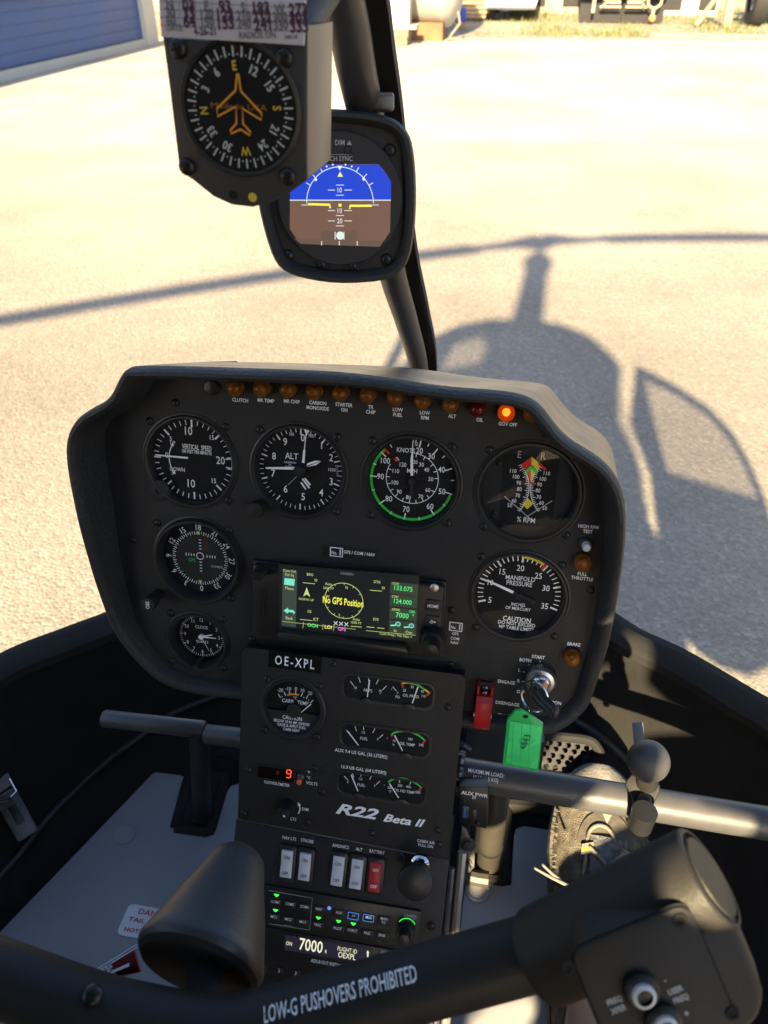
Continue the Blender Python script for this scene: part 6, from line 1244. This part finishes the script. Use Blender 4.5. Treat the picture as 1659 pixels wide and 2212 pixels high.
# white van between tank and truck
c0,c1=onz(1045,55,0),onz(1150,52,0); vy=(c0.y+c1.y)/2+.6; vx=(c0.x+c1.x)/2; vw=(c1.x-c0.x)*1.06
vn=thing('parked_van','white van rear standing in long grass between tank and truck','van',(vx,vy+2,0)); VW=mat('van_white',(.72,.72,.7),.35)
vf_=Frame((vx,vy,0),(1,0,0),(0,0,1)); mb=MB(); vo=[(-.5,.28),(.5,.28),(.52,.5),(.52,1.2),(.46,1.85),(.40,2.0),(-.40,2.0),(-.46,1.85),(-.52,1.2),(-.52,.5)]
mb.loft([[Vector((vx+u*vw,vy+y,v*k)) for u,v in vo] for y,k in((0.06,.98),(0,1),(3.2,1),(3.9,.8),(4.4,.55))],VW,cap0=True,cap1=True); mb.build('body',vn)
mb=MB(); mb.box(WORLD,(vx,vy-.06,.42),(vw*1.0,.12,.16),mat('bumper_grey',(.3,.3,.32),.5)); mb.build('bumper',vn)
mb=MB(); mb.box(WORLD,(vx,vy-.005,1.5),(vw*.8,.02,.5),SLOT); mb.build('rear_pane',vn)
for s in(-1,1): wheel(vn,Vector((vx+s*vw*.42,vy+.8,.32)),.32,.2); wheel(vn,Vector((vx+s*vw*.42,vy+3.4,.32)),.32,.2)
# dark machine at the right edge, leaning posts, planks
mx_=onz(1640,60,0); mc_=thing('parked_tractor','dark wheeled machine half hidden by grass beside leaning posts','tractor',(mx_.x+.3,mx_.y+.4,0))
wheel(mc_,Vector((mx_.x-.05,mx_.y+.4,.62)),.62,.35); wheel(mc_,Vector((mx_.x+1.6,mx_.y+.4,.62)),.62,.35); mb=MB(); mb.box(WORLD,(mx_.x+.8,mx_.y+1.4,.9),(1.2,2.6,.7),DK); mb.box(WORLD,(mx_.x+.35,mx_.y+.25,.75),(.5,.1,.6),mat('machine_grey',(.12,.12,.12),.5)); mb.build('chassis',mc_)
WOOD=mat('weathered_wood',(.33,.22,.13),.85,bump=.4,bscale=20,var=.3,vscale=8)
b0=onz(1572,62,0); mb=MB(); mb.box(Frame((b0.x,b0.y+.2,0),(1,0,.06),(0,1,0)),(0,0,.75),(.16,.12,1.5),WOOD); o=mb.build('wooden_post',loc=(b0.x,b0.y+.2,0)); tag(o,'upright weathered wooden post beside the dark machine','post')
mb=MB(); mb.tube([Vector((b0.x-.7,b0.y+.1,.05)),Vector((b0.x-.1,b0.y+.3,1.0))],.05,WOOD,8); o=mb.build('leaning_pole',loc=(b0.x-.7,b0.y+.1,0)); tag(o,'thin wooden pole leaning in the grass beside upright post','pole')
for j in range(6):
    p0=onz(1010,52,0); mb=MB(); mb.box(WORLD,(p0.x-.1+random.uniform(-.1,.1),p0.y+1.2,.1+j*.1),(1.1,.5,.06),WOOD); o=mb.build('plank',loc=(p0.x-.1,p0.y+1.2,j*.1+.07)); tag(o,('weathered plank lying at the bottom of the low stack behind the tank','weathered plank lying second from the bottom of the stack behind tank','weathered plank lying third from the bottom of the stack behind tank','weathered plank lying third from the top of the stack behind tank','weathered plank lying second from the top of the stack behind tank','weathered plank lying on top of the low stack behind the tank')[j],'plank',group='stacked planks behind the tank')
p0=onz(992,66,0); mb=MB(); mb.lathe(Frame((p0.x,p0.y+.6,0),(1,0,0),(0,1,0)),[(.09,.12),(.10,.15),(.10,.36),(.08,.4),(0,.42)],mat('blue_drum',(.03,.06,.4),.4),18); mb.box(WORLD,(p0.x,p0.y+.6,.065),(.24,.24,.12),WOOD); o=mb.build('blue_canister',loc=(p0.x,p0.y+.6,0)); tag(o,'small blue canister beside the end of the white tank','canister')
for i,(px,w_,h_,y_,m_) in enumerate(((1190,1.6,.9,27,BED),(1475,1.5,.75,26.5,mat('scrap_grey',(.3,.3,.29),.6,var=.2,vscale=3)))):
    q=onz(px,48,0); k=y_/q.y; mb=MB(); f_=Frame((q.x*k,y_,0),(1,0,0),(0,1,0)); mb.slab(f_,rrect(0,0,w_,1.2,.08),0,h_*.85,m_,.04); mb.slab(f_,rrect(0,0,w_*.9,1.0,.08),h_*.85,h_,m_,.03)
    for s in(-1,1): mb.box(f_,(s*w_*.3,-.62,h_*.45),(w_*.3,.05,h_*.5),DK)
    o=mb.build('storage_bin',loc=(q.x*k,y_,0)); tag(o,('tan wooden storage bin between the van and the truck','grey metal storage bin right of the flatbed truck')[i],'bin')
# dry grass strip
GRS=mat('dry_grass',(.055,.075,.018),.8,var=.5,vscale=1.3); GRS2=mat('straw_grass',(.16,.14,.06),.8,var=.3,vscale=2)
mb=MB(); rg=random.Random(3)
for k in range(16000):
    y=19.3+(rg.random()**1.6)*9; x=rg.uniform(-3.5,9.5)*(y/19)
    cl=math.sin(x*1.7+y*.6)+math.sin(x*.63-y*1.3+2)+math.sin(x*3.1+1); 
    if cl<rg.uniform(-1.2,1.6) and y<22.8: continue
    if x<xr+.5 and y<21: continue
    h=rg.uniform(.03,.11)*(1+.4*max(0,cl))*(1.1 if y>23 else .7); a=rg.uniform(0,6.28); w_=rg.uniform(.006,.016); dx_,dy_=math.cos(a)*w_,math.sin(a)*w_; lx_,ly_=rg.gauss(0,.3)*h,rg.gauss(0,.3)*h
    m=GRS if rg.random()<.6 else GRS2
    mb.add([(x-dx_,y-dy_,.0),(x+dx_,y+dy_,.0),(x+lx_*.5+dx_*.6,y+ly_*.5,h*.6),(x+lx_,y+ly_,h)],[(0,1,2),(0,2,3)],m)
o=mb.build('grass',smooth=0); tag(o,'patchy dry yellow-green grass along the yard edge','grass',kind='stuff')
